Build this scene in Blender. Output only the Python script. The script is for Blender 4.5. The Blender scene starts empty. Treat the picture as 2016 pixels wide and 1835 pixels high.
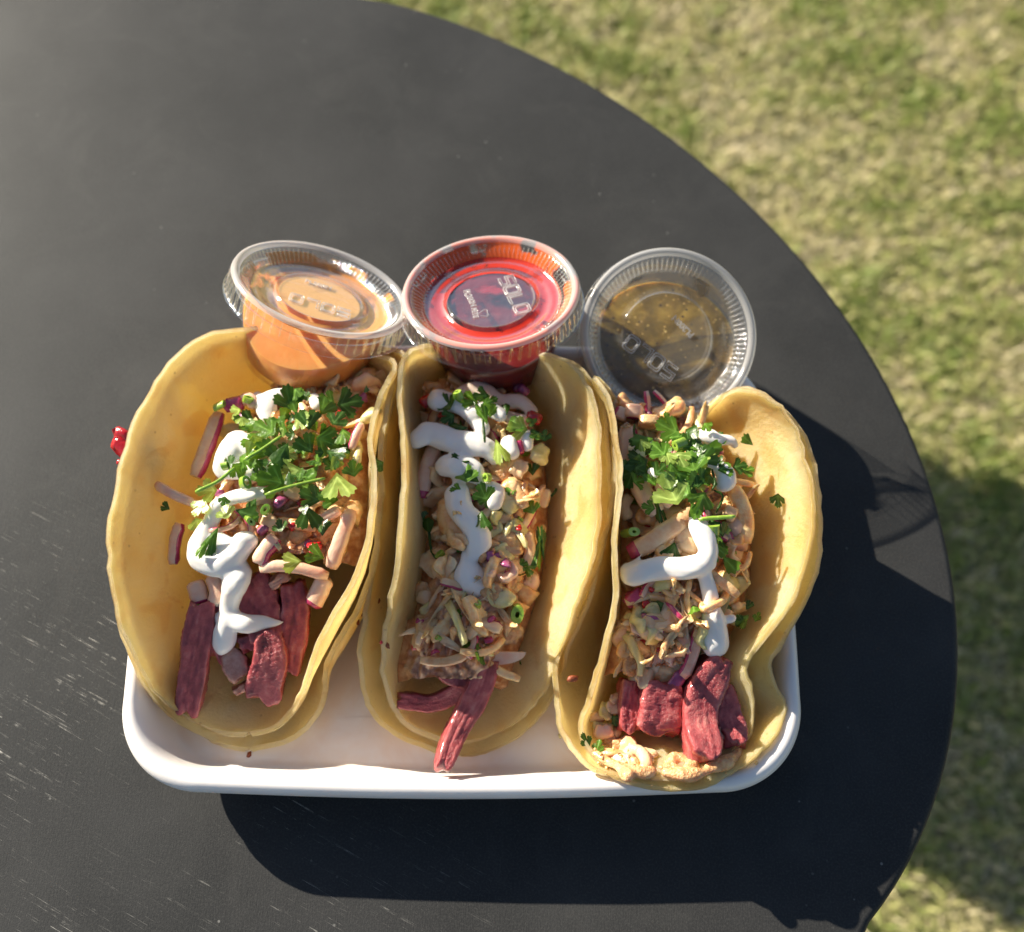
import bpy, bmesh, math, random
from mathutils import Vector, Matrix, noise, Quaternion
import numpy as np

# ------------------------------------------------------------------ camera, light, exposure
sc = bpy.context.scene
TZ = 0.72                      # height of the table top above the lawn
CH = 0.386                     # camera above the table top
TH = math.radians(65)          # downward pitch
FP = 2000.0                    # focal length in units of a 2016 wide picture
cam_d = bpy.data.cameras.new('camera'); cam = bpy.data.objects.new('camera', cam_d)
sc.collection.objects.link(cam); sc.camera = cam
cam.location = (0, 0, TZ + CH); cam.rotation_euler = (math.radians(90) - TH, 0, 0)
cam_d.sensor_fit = 'HORIZONTAL'; cam_d.sensor_width = 36; cam_d.lens = 36 * FP / 2016
cam_d.clip_start = 0.01; cam_d.clip_end = 500
cam_d.dof.use_dof = True; cam_d.dof.focus_distance = 0.345; cam_d.dof.aperture_fstop = 7.5
SX, SY = 1.64, -1.25           # how far shadows run per metre of height
sun_to = Vector((-SX, -SY, 1)).normalized()
w = bpy.data.worlds.new('World'); sc.world = w; w.use_nodes = True
nt = w.node_tree; nt.nodes.clear()
sky = nt.nodes.new('ShaderNodeTexSky'); sky.sky_type = 'NISHITA'; sky.sun_disc = False
sky.sun_elevation = math.asin(sun_to.z); sky.sun_rotation = math.atan2(sun_to.x, sun_to.y)
bgn = nt.nodes.new('ShaderNodeBackground'); bgn.inputs[1].default_value = 0.05
won = nt.nodes.new('ShaderNodeOutputWorld')
nt.links.new(sky.outputs[0], bgn.inputs[0]); nt.links.new(bgn.outputs[0], won.inputs[0])
ld = bpy.data.lights.new('sun', 'SUN'); ld.energy = 5.0; ld.angle = math.radians(0.5); ld.color = (1.0, 0.90, 0.74)
sun = bpy.data.objects.new('sun', ld); sc.collection.objects.link(sun)
sun.rotation_euler = sun_to.to_track_quat('Z', 'Y').to_euler(); sun.location = (-2, 1.5, 3)
sc.view_settings.view_transform = 'Standard'; sc.view_settings.look = 'None'
sc.view_settings.gamma = 1; sc.view_settings.use_curve_mapping = False
sc.view_settings.exposure = 1.15
try:
    sc.cycles.transparent_max_bounces = 24; sc.cycles.max_bounces = 10
    sc.cycles.use_denoising = True; sc.cycles.caustics_reflective = False; sc.cycles.caustics_refractive = False
except Exception: pass

rnd = random.Random(7)
C = sc.collection

# ------------------------------------------------------------------ helpers
DROP = [0.]
def settle(z):
    """how far the heaped filling sits down between the flaps"""
    t = min(1, max(0, (z - .018) / .034)); return z - DROP[0] * t * t * (3 - 2 * t)
def P(px, py, z):
    """picture position and height above the table -> place in the world"""
    u = (px - 1008) / FP; v = (py - 917.5) / FP
    z = settle(z); below = CH - z
    D = below / (math.sin(TH) + v * math.cos(TH))
    return Vector((u * D, D * (math.cos(TH) - v * math.sin(TH)), TZ + z))
class K:
    def __init__(s, ox, oy, k): s.o = (ox, oy); s.k = k
    def __call__(s, x, y): return (s.o[0] + x * s.k, s.o[1] + y * s.k)
K1 = K(194, 617.3, .2975); K2 = K(194, 1058.2, .2975)
K3 = K(687.9, 617.3, .2884); K4 = K(687.9, 1058.2, .2884)
K5 = K(1075.9, 705.5, .2884); K6 = K(1075.9, 1102.3, .2884)

def empty(name, loc, label, cat, group=None, rot=None):
    o = bpy.data.objects.new(name, None); C.objects.link(o); o.location = loc; o.empty_display_size = .01
    if rot is not None: o.rotation_mode = 'QUATERNION'; o.rotation_quaternion = rot
    o['label'] = label; o['category'] = cat
    if group: o['group'] = group
    return o
def mesh(name, verts, faces, mat, smooth=True):
    me = bpy.data.meshes.new(name); me.from_pydata([tuple(v) for v in verts], [], faces); me.update()
    if smooth: me.polygons.foreach_set('use_smooth', [True] * len(me.polygons))
    if mat:
        for m in (mat if isinstance(mat, (list, tuple)) else [mat]): me.materials.append(m)
    return me
def link(name, me, parent=None, mtx=None, kind=None, label=None):
    o = bpy.data.objects.new(name, me); C.objects.link(o)
    if parent: o.parent = parent
    if mtx is not None: o.matrix_local = mtx
    if kind: o['kind'] = kind
    if label: o['label'] = label
    return o
def part(name, verts, faces, mat, parent, smooth=True, **k):
    """verts in the world; the parent is an unrotated Empty"""
    L = parent.location
    return link(name, mesh(name, [Vector(v) - L for v in verts], faces, mat, smooth), parent, **k)
def catmull(pts, n, power=1.0):
    pts = [np.array(p, float) for p in pts]
    out = []
    P_ = [2 * pts[0] - pts[1]] + pts + [2 * pts[-1] - pts[-2]]
    for i in range(len(pts) - 1):
        a, b, c, d = P_[i:i + 4]
        for t in np.linspace(0, 1, 16, endpoint=False):
            out.append(.5 * ((2 * b) + (c - a) * t + (2 * a - 5 * b + 4 * c - d) * t * t + (-a + 3 * b - 3 * c + d) * t ** 3))
    out.append(pts[-1]); out = np.array(out)
    s = np.r_[0, np.cumsum(np.linalg.norm(np.diff(out[:, :3], axis=0), axis=1))]; s /= s[-1]
    if n is None: return s, out
    q = np.linspace(0, 1, n)
    return np.stack([np.interp(q, s, out[:, k]) for k in range(out.shape[1])], 1)
def nz(v, s, o=0.0): return noise.noise(Vector((v[0] * s + o, v[1] * s + o * .7, v[2] * s - o)))
def grid_faces(nu, nv, off=0, close=False):
    F = []
    for i in range(nu - 1):
        for j in range(nv if close else nv - 1):
            a = off + i * nv + j; b = off + i * nv + (j + 1) % nv
            F.append((a, b, b + nv, a + nv))
    return F
def revolve(prof, n, cb=None):
    V = []
    for i, (r, z) in enumerate(prof):
        for k in range(n):
            a = 2 * math.pi * k / n; rr, zz = (r, z) if cb is None else cb(i, r, z, a)
            V.append((rr * math.cos(a), rr * math.sin(a), zz))
    F = []
    for i in range(len(prof) - 1):
        for k in range(n):
            a = i * n + k; b = i * n + (k + 1) % n
            F.append((a, b, b + n, a + n))
    return V, F

# ------------------------------------------------------------------ materials
def new_mat(name):
    m = bpy.data.materials.new(name); m.use_nodes = True
    t = m.node_tree; t.nodes.clear()
    out = t.nodes.new('ShaderNodeOutputMaterial')
    return m, t, out
def N(t, typ, **kw):
    n = t.nodes.new(typ)
    for k, v in kw.items():
        if k.startswith('i_'):
            key = k[2:]; key = int(key) if key.isdigit() else key
            n.inputs[key].default_value = v
        else: setattr(n, k, v)
    return n
def ramp(t, fac, stops, interp='LINEAR'):
    r = t.nodes.new('ShaderNodeValToRGB'); r.color_ramp.interpolation = interp
    e = r.color_ramp.elements
    while len(e) < len(stops): e.new(.5)
    for q, (p, c) in zip(e, stops): q.position = p; q.color = (*c, 1) if len(c) == 3 else c
    t.links.new(fac, r.inputs[0]); return r.outputs[0]
def noise_tex(t, scale, detail=4, rough=.55, vec=None, dist=0.):
    n = N(t, 'ShaderNodeTexNoise'); n.inputs['Scale'].default_value = scale; n.inputs['Detail'].default_value = detail
    n.inputs['Roughness'].default_value = rough; n.inputs['Distortion'].default_value = dist
    if vec: t.links.new(vec, n.inputs['Vector'])
    return n.outputs['Fac']
def mixc(t, fac, a, b, mode='MIX'):
    m = t.nodes.new('ShaderNodeMix'); m.data_type = 'RGBA'; m.blend_type = mode
    for s, v in ((0, fac), (6, a), (7, b)):
        if isinstance(v, (int, float)): m.inputs[s].default_value = v
        elif isinstance(v, tuple): m.inputs[s].default_value = (*v, 1)
        else: t.links.new(v, m.inputs[s])
    return m.outputs[2]
def wcoord(t, scale=None):
    g = N(t, 'ShaderNodeNewGeometry').outputs['Position']
    if scale:
        mp = N(t, 'ShaderNodeMapping'); mp.inputs['Scale'].default_value = scale; t.links.new(g, mp.inputs[0]); g = mp.outputs[0]
    return g
def bump(t, h, strength, dist):
    b = N(t, 'ShaderNodeBump'); b.inputs['Strength'].default_value = strength; b.inputs['Distance'].default_value = dist
    t.links.new(h, b.inputs['Height']); return b.outputs[0]
def food(name, stops, scale=300, rough=.4, sss=.3, rad=(1, .5, .25), ssc=.003, bs=None, bd=.0006, spec=.5, vary=0., coat=0., bstr=.5):
    m, t, out = new_mat(name)
    p = N(t, 'ShaderNodeBsdfPrincipled'); t.links.new(p.outputs[0], out.inputs[0])
    g = wcoord(t); c = ramp(t, noise_tex(t, scale, 5, .6, g), stops)
    if vary:
        oi = N(t, 'ShaderNodeObjectInfo').outputs['Random']
        hs = N(t, 'ShaderNodeHueSaturation'); mr = N(t, 'ShaderNodeMapRange'); t.links.new(oi, mr.inputs[0])
        mr.inputs[3].default_value = 1 - vary; mr.inputs[4].default_value = 1 + vary * .6
        t.links.new(mr.outputs[0], hs.inputs['Value']); t.links.new(c, hs.inputs['Color']); c = hs.outputs[0]
    t.links.new(c, p.inputs['Base Color']); p.inputs['Roughness'].default_value = rough
    p.inputs['Subsurface Weight'].default_value = sss; p.inputs['Subsurface Radius'].default_value = rad
    p.inputs['Subsurface Scale'].default_value = ssc; p.inputs['Specular IOR Level'].default_value = spec
    p.inputs['Coat Weight'].default_value = coat; p.inputs['Coat Roughness'].default_value = .12
    t.links.new(bump(t, noise_tex(t, bs or scale * 2.5, 4, .6, g), bstr, bd), p.inputs['Normal'])
    return m

def tortilla_mat(name, sh):
    m, t, out = new_mat(name)
    p = N(t, 'ShaderNodeBsdfPrincipled'); g0 = wcoord(t)
    mp = N(t, 'ShaderNodeMapping'); mp.inputs['Location'].default_value = (sh, sh * .3, 0); t.links.new(g0, mp.inputs[0]); g = mp.outputs[0]
    base = ramp(t, noise_tex(t, 38, 5, .6, g), [(.28, (.84, .55, .20)), (.42, (.90, .68, .32)), (.58, (.92, .75, .42)), (.75, (.93, .82, .56))])
    # toasted, oilier blotches
    bl = ramp(t, noise_tex(t, 70, 2, .4, g, .3), [(.57, (0, 0, 0)), (.64, (1, 1, 1))])
    base = mixc(t, N(t, 'ShaderNodeMath', operation='MULTIPLY', i_1=.45).outputs[0], base, (.72, .36, .09))
    mm = t.nodes[-2] if False else None
    mul = [n for n in t.nodes if n.bl_idname == 'ShaderNodeMath'][-1]; t.links.new(bl, mul.inputs[0])
    # corn specks
    vo = N(t, 'ShaderNodeTexVoronoi'); vo.inputs['Scale'].default_value = 190; t.links.new(g, vo.inputs['Vector'])
    sp = ramp(t, vo.outputs['Distance'], [(.06, (1, 1, 1)), (.13, (0, 0, 0))])
    wn = ramp(t, noise_tex(t, 60, 2, .5, g), [(.46, (0, 0, 0)), (.56, (1, 1, 1))])
    ms = N(t, 'ShaderNodeMath', operation='MULTIPLY'); t.links.new(sp, ms.inputs[0]); t.links.new(wn, ms.inputs[1])
    ms2 = N(t, 'ShaderNodeMath', operation='MULTIPLY', i_1=.75); t.links.new(ms.outputs[0], ms2.inputs[0])
    base = mixc(t, ms2.outputs[0], base, (.22, .11, .03))
    # griddle-toasted spots
    gs = ramp(t, noise_tex(t, 95, 3, .65, g, .8), [(.62, (0, 0, 0)), (.72, (.42, .42, .42))])
    base = mixc(t, gs, base, (.60, .27, .06))
    # pale chalky grain
    gr = ramp(t, noise_tex(t, 900, 3, .7, g), [(.45, (0, 0, 0)), (.75, (1, 1, 1))])
    mg = N(t, 'ShaderNodeMath', operation='MULTIPLY', i_1=.25); t.links.new(gr, mg.inputs[0])
    base = mixc(t, mg.outputs[0], base, (.88, .76, .5))
    # floury torn edge
    at = N(t, 'ShaderNodeAttribute', attribute_name='edge')
    ef = ramp(t, at.outputs['Fac'], [(.55, (0, 0, 0)), (1., (.08, .08, .08))])
    base = mixc(t, ef, base, (.86, .70, .42))
    t.links.new(base, p.inputs['Base Color'])
    p.inputs['Roughness'].default_value = .55; p.inputs['Specular IOR Level'].default_value = .35
    p.inputs['Subsurface Weight'].default_value = .8; p.inputs['Subsurface Radius'].default_value = (1, .9, .6)
    p.inputs['Subsurface Scale'].default_value = .0075
    hn = noise_tex(t, 650, 6, .65, g); hv = noise_tex(t, 130, 3, .5, g)
    ad = N(t, 'ShaderNodeMath', operation='ADD'); t.links.new(hn, ad.inputs[0]); t.links.new(hv, ad.inputs[1])
    nrm = bump(t, ad.outputs[0], .8, .0011); t.links.new(nrm, p.inputs['Normal'])
    tr = N(t, 'ShaderNodeBsdfTranslucent'); t.links.new(mixc(t, .85, base, (1, .91, .62), 'MIX'), tr.inputs[0])
    mx = N(t, 'ShaderNodeMixShader', i_0=.50); t.links.new(p.outputs[0], mx.inputs[1]); t.links.new(tr.outputs[0], mx.inputs[2])
    t.links.new(mx.outputs[0], out.inputs[0])
    return m

def leaf_mat(name, c1, c2, tr=.3):
    m, t, out = new_mat(name)
    p = N(t, 'ShaderNodeBsdfPrincipled'); g = wcoord(t)
    c = ramp(t, noise_tex(t, 260, 4, .6, g), [(.3, c1), (.7, c2)])
    vein = N(t, 'ShaderNodeAttribute', attribute_name='vein')
    c = mixc(t, vein.outputs['Fac'], c, tuple(min(1, x * 1.9 + .04) for x in c2))
    t.links.new(c, p.inputs['Base Color']); p.inputs['Roughness'].default_value = .32; p.inputs['Specular IOR Level'].default_value = .45
    t.links.new(bump(t, noise_tex(t, 700, 3, .5, g), .4, .0005), p.inputs['Normal'])
    tl = N(t, 'ShaderNodeBsdfTranslucent'); tl.inputs[0].default_value = (c2[0] * 2.2, c2[1] * 1.9, c2[2], 1)
    mx = N(t, 'ShaderNodeMixShader', i_0=tr); t.links.new(p.outputs[0], mx.inputs[1]); t.links.new(tl.outputs[0], mx.inputs[2])
    t.links.new(mx.outputs[0], out.inputs[0]); return m

M = {}
M['tort'] = [tortilla_mat('corn tortilla %d' % i, i * 3.7) for i in range(3)]
M['cream'] = food('sour cream', [(.3, (.90, .875, .82)), (.7, (.93, .91, .87))], 120, .15, .35, (1, .8, .6), .003, 500, .0002, .5, bstr=.25)
M['pcream'] = food('sauce tinted cream', [(.3, (.78, .60, .48)), (.7, (.85, .72, .62))], 160, .25, .35, (1, .6, .4), .003, 500, .0003)
M['cabbage'] = food('dressed cabbage', [(.25, (.74, .29, .08)), (.42, (.88, .47, .19)), (.58, (.91, .60, .30)), (.8, (.93, .74, .42))], 260, .26, .45, (1, .6, .35), .003, 900, .0007, .6, .26, .6)
M['cabbage2'] = food('pale cabbage rib', [(.25, (.84, .44, .22)), (.55, (.91, .62, .37)), (.8, (.93, .76, .48))], 200, .25, .45, (1, .7, .5), .003, 800, .0005, .6, .15, .35)
M['cabgreen'] = food('yellow green cabbage', [(.3, (.66, .60, .20)), (.6, (.80, .68, .34))], 240, .28, .4, (1, .8, .3), .003, 800, .0005, .6, .15, .3)
M['mush'] = food('creamy slaw mush', [(.25, (.58, .24, .09)), (.5, (.78, .44, .20)), (.75, (.88, .62, .34))], 330, .24, .4, (1, .6, .3), .003, 700, .0012, .6, 0, .3, 1.)
M['slawbase'] = food('dressed slaw underneath', [(.3, (.34, .10, .04)), (.5, (.58, .26, .11)), (.72, (.80, .50, .26))], 220, .2, .4, (1, .6, .3), .003, 420, .0008, .6, 0, .7, .6)  # kept dark: shade of the gaps between slaw pieces put into the colour
M['radish'] = food('radish flesh', [(.25, (.82, .40, .27)), (.5, (.87, .56, .40)), (.8, (.90, .69, .52))], 170, .24, .45, (1, .6, .5), .003, 700, .0004, .6, .1, .4)
M['radskin'] = food('radish skin', [(.3, (.42, .02, .09)), (.7, (.62, .08, .20))], 300, .22, .2, (1, .3, .3), .002, 900, .0004, .6, .15, .5)
M['onion'] = food('red onion', [(.3, (.26, .04, .13)), (.55, (.42, .10, .24)), (.8, (.60, .32, .42))], 260, .24, .3, (1, .4, .6), .002, 900, .0004, .6, .2, .5)
M['pepper'] = food('red pepper', [(.3, (.42, .008, .012)), (.7, (.62, .02, .03))], 300, .2, .25, (1, .2, .1), .002, 900, .0004, .6, .15, .5)
M['scallion'] = food('scallion', [(.3, (.20, .34, .035)), (.6, (.34, .50, .07)), (.8, (.55, .66, .22))], 240, .25, .3, (.6, 1, .3), .002, 900, .0003, .6, .2, .4)
M['crumb'] = food('toasted crumb', [(.3, (.16, .03, .01)), (.7, (.34, .09, .03))], 700, .45, .1, bs=1500)
M['leafd'] = leaf_mat('cilantro dark', (.020, .062, .007), (.050, .125, .013))
M['leafm'] = leaf_mat('cilantro green', (.055, .14, .011), (.11, .235, .020))
M['leafl'] = leaf_mat('cilantro pale underside', (.18, .30, .05), (.32, .44, .10), .35)
def meat_mat():
    m, t, out = new_mat('smoked brisket'); p = N(t, 'ShaderNodeBsdfPrincipled'); t.links.new(p.outputs[0], out.inputs[0])
    g = wcoord(t); at = N(t, 'ShaderNodeAttribute', attribute_name='fib')
    n1 = noise_tex(t, 240, 5, .6, g)
    ad = N(t, 'ShaderNodeMath', operation='ADD'); t.links.new(at.outputs['Fac'], ad.inputs[0]); t.links.new(n1, ad.inputs[1])
    hf = N(t, 'ShaderNodeMath', operation='MULTIPLY', i_1=.5); t.links.new(ad.outputs[0], hf.inputs[0])
    c = ramp(t, hf.outputs[0], [(.26, (.14, .013, .017)), (.41, (.33, .038, .048)), (.54, (.51, .092, .095)), (.72, (.67, .27, .23))])
    t.links.new(c, p.inputs['Base Color']); p.inputs['Roughness'].default_value = .3
    p.inputs['Subsurface Weight'].default_value = .3; p.inputs['Subsurface Radius'].default_value = (1, .25, .2); p.inputs['Subsurface Scale'].default_value = .003
    p.inputs['Coat Weight'].default_value = .8; p.inputs['Coat Roughness'].default_value = .12
    t.links.new(bump(t, noise_tex(t, 1100, 5, .7, g, .6), .8, .0009), p.inputs['Normal'])
    return m
M['meat'] = meat_mat()
M['fat'] = food('brisket fat', [(.3, (.45, .18, .12)), (.7, (.66, .40, .30))], 300, .22, .4, (1, .5, .3), .003, 800, .0008, .6, 0, .5)

def foam_mat():
    m, t, out = new_mat('white foam'); p = N(t, 'ShaderNodeBsdfPrincipled'); t.links.new(p.outputs[0], out.inputs[0]); g = wcoord(t)
    # blotchy peach tint on the tray floor
    c = ramp(t, noise_tex(t, 22, 4, .6, g), [(.40, (.86, .84, .83)), (.75, (.83, .78, .75))])
    zc = N(t, 'ShaderNodeSeparateXYZ'); t.links.new(g, zc.inputs[0]); lo = N(t, 'ShaderNodeMapRange'); t.links.new(zc.outputs[2], lo.inputs[0]); lo.inputs[1].default_value = TZ + .0062; lo.inputs[2].default_value = TZ + .0085; lo.inputs[3].default_value = 1; lo.inputs[4].default_value = 0
    st = ramp(t, noise_tex(t, 34, 4, .6, g, .5), [(.40, (.25, .25, .25)), (.62, (1, 1, 1))]); ml = N(t, 'ShaderNodeMath', operation='MULTIPLY'); t.links.new(lo.outputs[0], ml.inputs[0]); t.links.new(st, ml.inputs[1])
    c = mixc(t, ml.outputs[0], c, (.80, .66, .56))
    t.links.new(c, p.inputs['Base Color']); p.inputs['Roughness'].default_value = .3; p.inputs['Specular IOR Level'].default_value = .5
    p.inputs['Subsurface Weight'].default_value = .25; p.inputs['Subsurface Radius'].default_value = (1, .95, .9); p.inputs['Subsurface Scale'].default_value = .004
    t.links.new(bump(t, noise_tex(t, 160, 4, .5, g), .10, .0008), p.inputs['Normal']); return m
M['foam'] = foam_mat()

def table_mat():
    m, t, out = new_mat('black powder coated tabletop'); p = N(t, 'ShaderNodeBsdfPrincipled'); t.links.new(p.outputs[0], out.inputs[0]); g = wcoord(t)
    base = ramp(t, noise_tex(t, 14, 6, .65, g), [(.35, (.027, .0275, .028)), (.65, (.040, .0405, .041))])
    # speckle
    base = mixc(t, ramp(t, noise_tex(t, 1300, 2, .6, g), [(.45, (0, 0, 0)), (.8, (.5, .5, .5))]), base, (.075, .075, .072))
    # fine scuffs running down to the right
    mpr = N(t, 'ShaderNodeMapping'); mpr.inputs['Rotation'].default_value = (0, 0, math.radians(27)); t.links.new(g, mpr.inputs[0])
    mp = N(t, 'ShaderNodeMapping'); mp.inputs['Scale'].default_value = (24, 1250, 1); t.links.new(mpr.outputs[0], mp.inputs[0])
    s1 = ramp(t, noise_tex(t, 1, 5, .8, mp.outputs[0], .9), [(.585, (0, 0, 0)), (.67, (1, 1, 1))])
    msk = ramp(t, noise_tex(t, 9, 3, .6, g), [(.46, (0, 0, 0)), (.60, (1, 1, 1))])
    mk2 = ramp(t, noise_tex(t, 260, 2, .6, g), [(.45, (0, 0, 0)), (.62, (1, 1, 1))])
    mu = N(t, 'ShaderNodeMath', operation='MULTIPLY'); t.links.new(s1, mu.inputs[0]); t.links.new(msk, mu.inputs[1])
    mu2 = N(t, 'ShaderNodeMath', operation='MULTIPLY'); t.links.new(mu.outputs[0], mu2.inputs[0]); t.links.new(mk2, mu2.inputs[1])
    ds = N(t, 'ShaderNodeVectorMath', operation='DISTANCE'); t.links.new(g, ds.inputs[0]); ds.inputs[1].default_value = (-.17, .02, TZ)
    mu4 = N(t, 'ShaderNodeMath', operation='MULTIPLY'); t.links.new(mu2.outputs[0], mu4.inputs[0]); t.links.new(ramp(t, ds.outputs['Value'], [(.08, (1, 1, 1)), (.22, (.0, .0, .0))]), mu4.inputs[1])
    base = mixc(t, mu4.outputs[0], base, (.55, .54, .50))
    # dust specks
    vo = N(t, 'ShaderNodeTexVoronoi'); vo.inputs['Scale'].default_value = 120; t.links.new(g, vo.inputs['Vector'])
    sp = ramp(t, vo.outputs['Distance'], [(.04, (.6, .6, .6)), (.07, (0, 0, 0))])
    sm = ramp(t, noise_tex(t, 35, 2, .5, g), [(.52, (0, 0, 0)), (.62, (1, 1, 1))])
    mu3 = N(t, 'ShaderNodeMath', operation='MULTIPLY'); t.links.new(sp, mu3.inputs[0]); t.links.new(sm, mu3.inputs[1])
    base = mixc(t, mu3.outputs[0], base, (.25, .25, .24))
    t.links.new(base, p.inputs['Base Color'])
    t.links.new(ramp(t, noise_tex(t, 6, 5, .6, g), [(.3, (.54, .54, .54)), (.7, (.62, .62, .62))]), p.inputs['Roughness'])
    p.inputs['Specular IOR Level'].default_value = .14; p.inputs['Specular Tint'].default_value = (.80, .90, 1, 1)
    base_s = ramp(t, noise_tex(t, 24, 5, .7, g, 1.2), [(.52, (0, 0, 0)), (.75, (.35, .35, .35))])
    t.links.new(mixc(t, base_s, base, (.062, .062, .060)), p.inputs['Base Color'])
    # fine drawn texture
    mp2 = N(t, 'ShaderNodeMapping'); mp2.inputs['Scale'].default_value = (2400, 300, 1); t.links.new(g, mp2.inputs[0])
    ad = N(t, 'ShaderNodeMath', operation='ADD'); t.links.new(noise_tex(t, 1, 3, .6, mp2.outputs[0]), ad.inputs[0]); t.links.new(noise_tex(t, 2200, 2, .6, g), ad.inputs[1])
    t.links.new(bump(t, ad.outputs[0], .28, .0003), p.inputs['Normal']); return m
M['table'] = table_mat()
def plain(name, col, rough=.5, metal=0.):
    m, t, out = new_mat(name); p = N(t, 'ShaderNodeBsdfPrincipled'); t.links.new(p.outputs[0], out.inputs[0]); g = wcoord(t)
    c = ramp(t, noise_tex(t, 40, 4, .6, g), [(.3, tuple(x * .85 for x in col)), (.7, col)])
    t.links.new(c, p.inputs['Base Color']); p.inputs['Roughness'].default_value = rough; p.inputs['Metallic'].default_value = metal; return m
M['steel'] = plain('black painted steel', (.03, .03, .03), .45)

def clear_mat(name, frost, col=(.92, .93, .95), rough=.06, add=.0, tint=(.97, .97, .97)):
    """thin clear plastic sheet: see-through, mirror-like at grazing angles, a little milky"""
    m, t, out = new_mat(name)
    tr = N(t, 'ShaderNodeBsdfTransparent'); tr.inputs[0].default_value = (*tint, 1)
    gl = N(t, 'ShaderNodeBsdfGlossy'); gl.inputs['Roughness'].default_value = rough; gl.inputs['Color'].default_value = (1, 1, 1, 1)
    fr = N(t, 'ShaderNodeFresnel'); fr.inputs[0].default_value = 1.38
    g = wcoord(t); nb = bump(t, noise_tex(t, 180, 3, .5, g), .25, .001); t.links.new(nb, gl.inputs['Normal']); t.links.new(nb, fr.inputs['Normal'])
    ad = N(t, 'ShaderNodeMath', operation='MULTIPLY_ADD', i_1=.32, i_2=add); t.links.new(fr.outputs[0], ad.inputs[0]); ad.use_clamp = True
    mx = N(t, 'ShaderNodeMixShader'); t.links.new(ad.outputs[0], mx.inputs[0]); t.links.new(tr.outputs[0], mx.inputs[1]); t.links.new(gl.outputs[0], mx.inputs[2])
    df = N(t, 'ShaderNodeBsdfDiffuse'); df.inputs[0].default_value = (*col, 1)
    tl = N(t, 'ShaderNodeBsdfTranslucent'); tl.inputs[0].default_value = (*col, 1)
    m2 = N(t, 'ShaderNodeMixShader', i_0=.5); t.links.new(df.outputs[0], m2.inputs[1]); t.links.new(tl.outputs[0], m2.inputs[2])
    m3 = N(t, 'ShaderNodeMixShader', i_0=frost); t.links.new(mx.outputs[0], m3.inputs[1]); t.links.new(m2.outputs[0], m3.inputs[2])
    t.links.new(m3.outputs[0], out.inputs[0]); return m
M['clear'] = clear_mat('clear plastic', .03); M['clear_cloudy'] = clear_mat('cloudy clear lid', .09, add=.015); M['clear_frost'] = clear_mat('frosted clear lid', .15, add=.02)
M['bead'] = clear_mat('milky plastic rim', .48, rough=.12, add=.05)
M['emb'] = clear_mat('embossed plastic', .34, rough=.12, add=.15)
def smear_mat(name, col, lo, hi, scale, off):
    m, t, out = new_mat(name); g0 = N(t, 'ShaderNodeTexCoord').outputs['Object']
    mp = N(t, 'ShaderNodeMapping'); mp.inputs['Location'].default_value = (off, off, off); t.links.new(g0, mp.inputs[0])
    f = ramp(t, noise_tex(t, scale, 3, .5, mp.outputs[0], .4), [(lo, (0, 0, 0)), (hi, (1, 1, 1))])
    p = N(t, 'ShaderNodeBsdfPrincipled'); p.inputs['Base Color'].default_value = (*col, 1); p.inputs['Roughness'].default_value = .15
    p.inputs['Subsurface Weight'].default_value = .0
    tr = N(t, 'ShaderNodeBsdfTransparent'); mx = N(t, 'ShaderNodeMixShader')
    t.links.new(f, mx.inputs[0]); t.links.new(tr.outputs[0], mx.inputs[1]); t.links.new(p.outputs[0], mx.inputs[2]); t.links.new(mx.outputs[0], out.inputs[0]); return m

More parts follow.
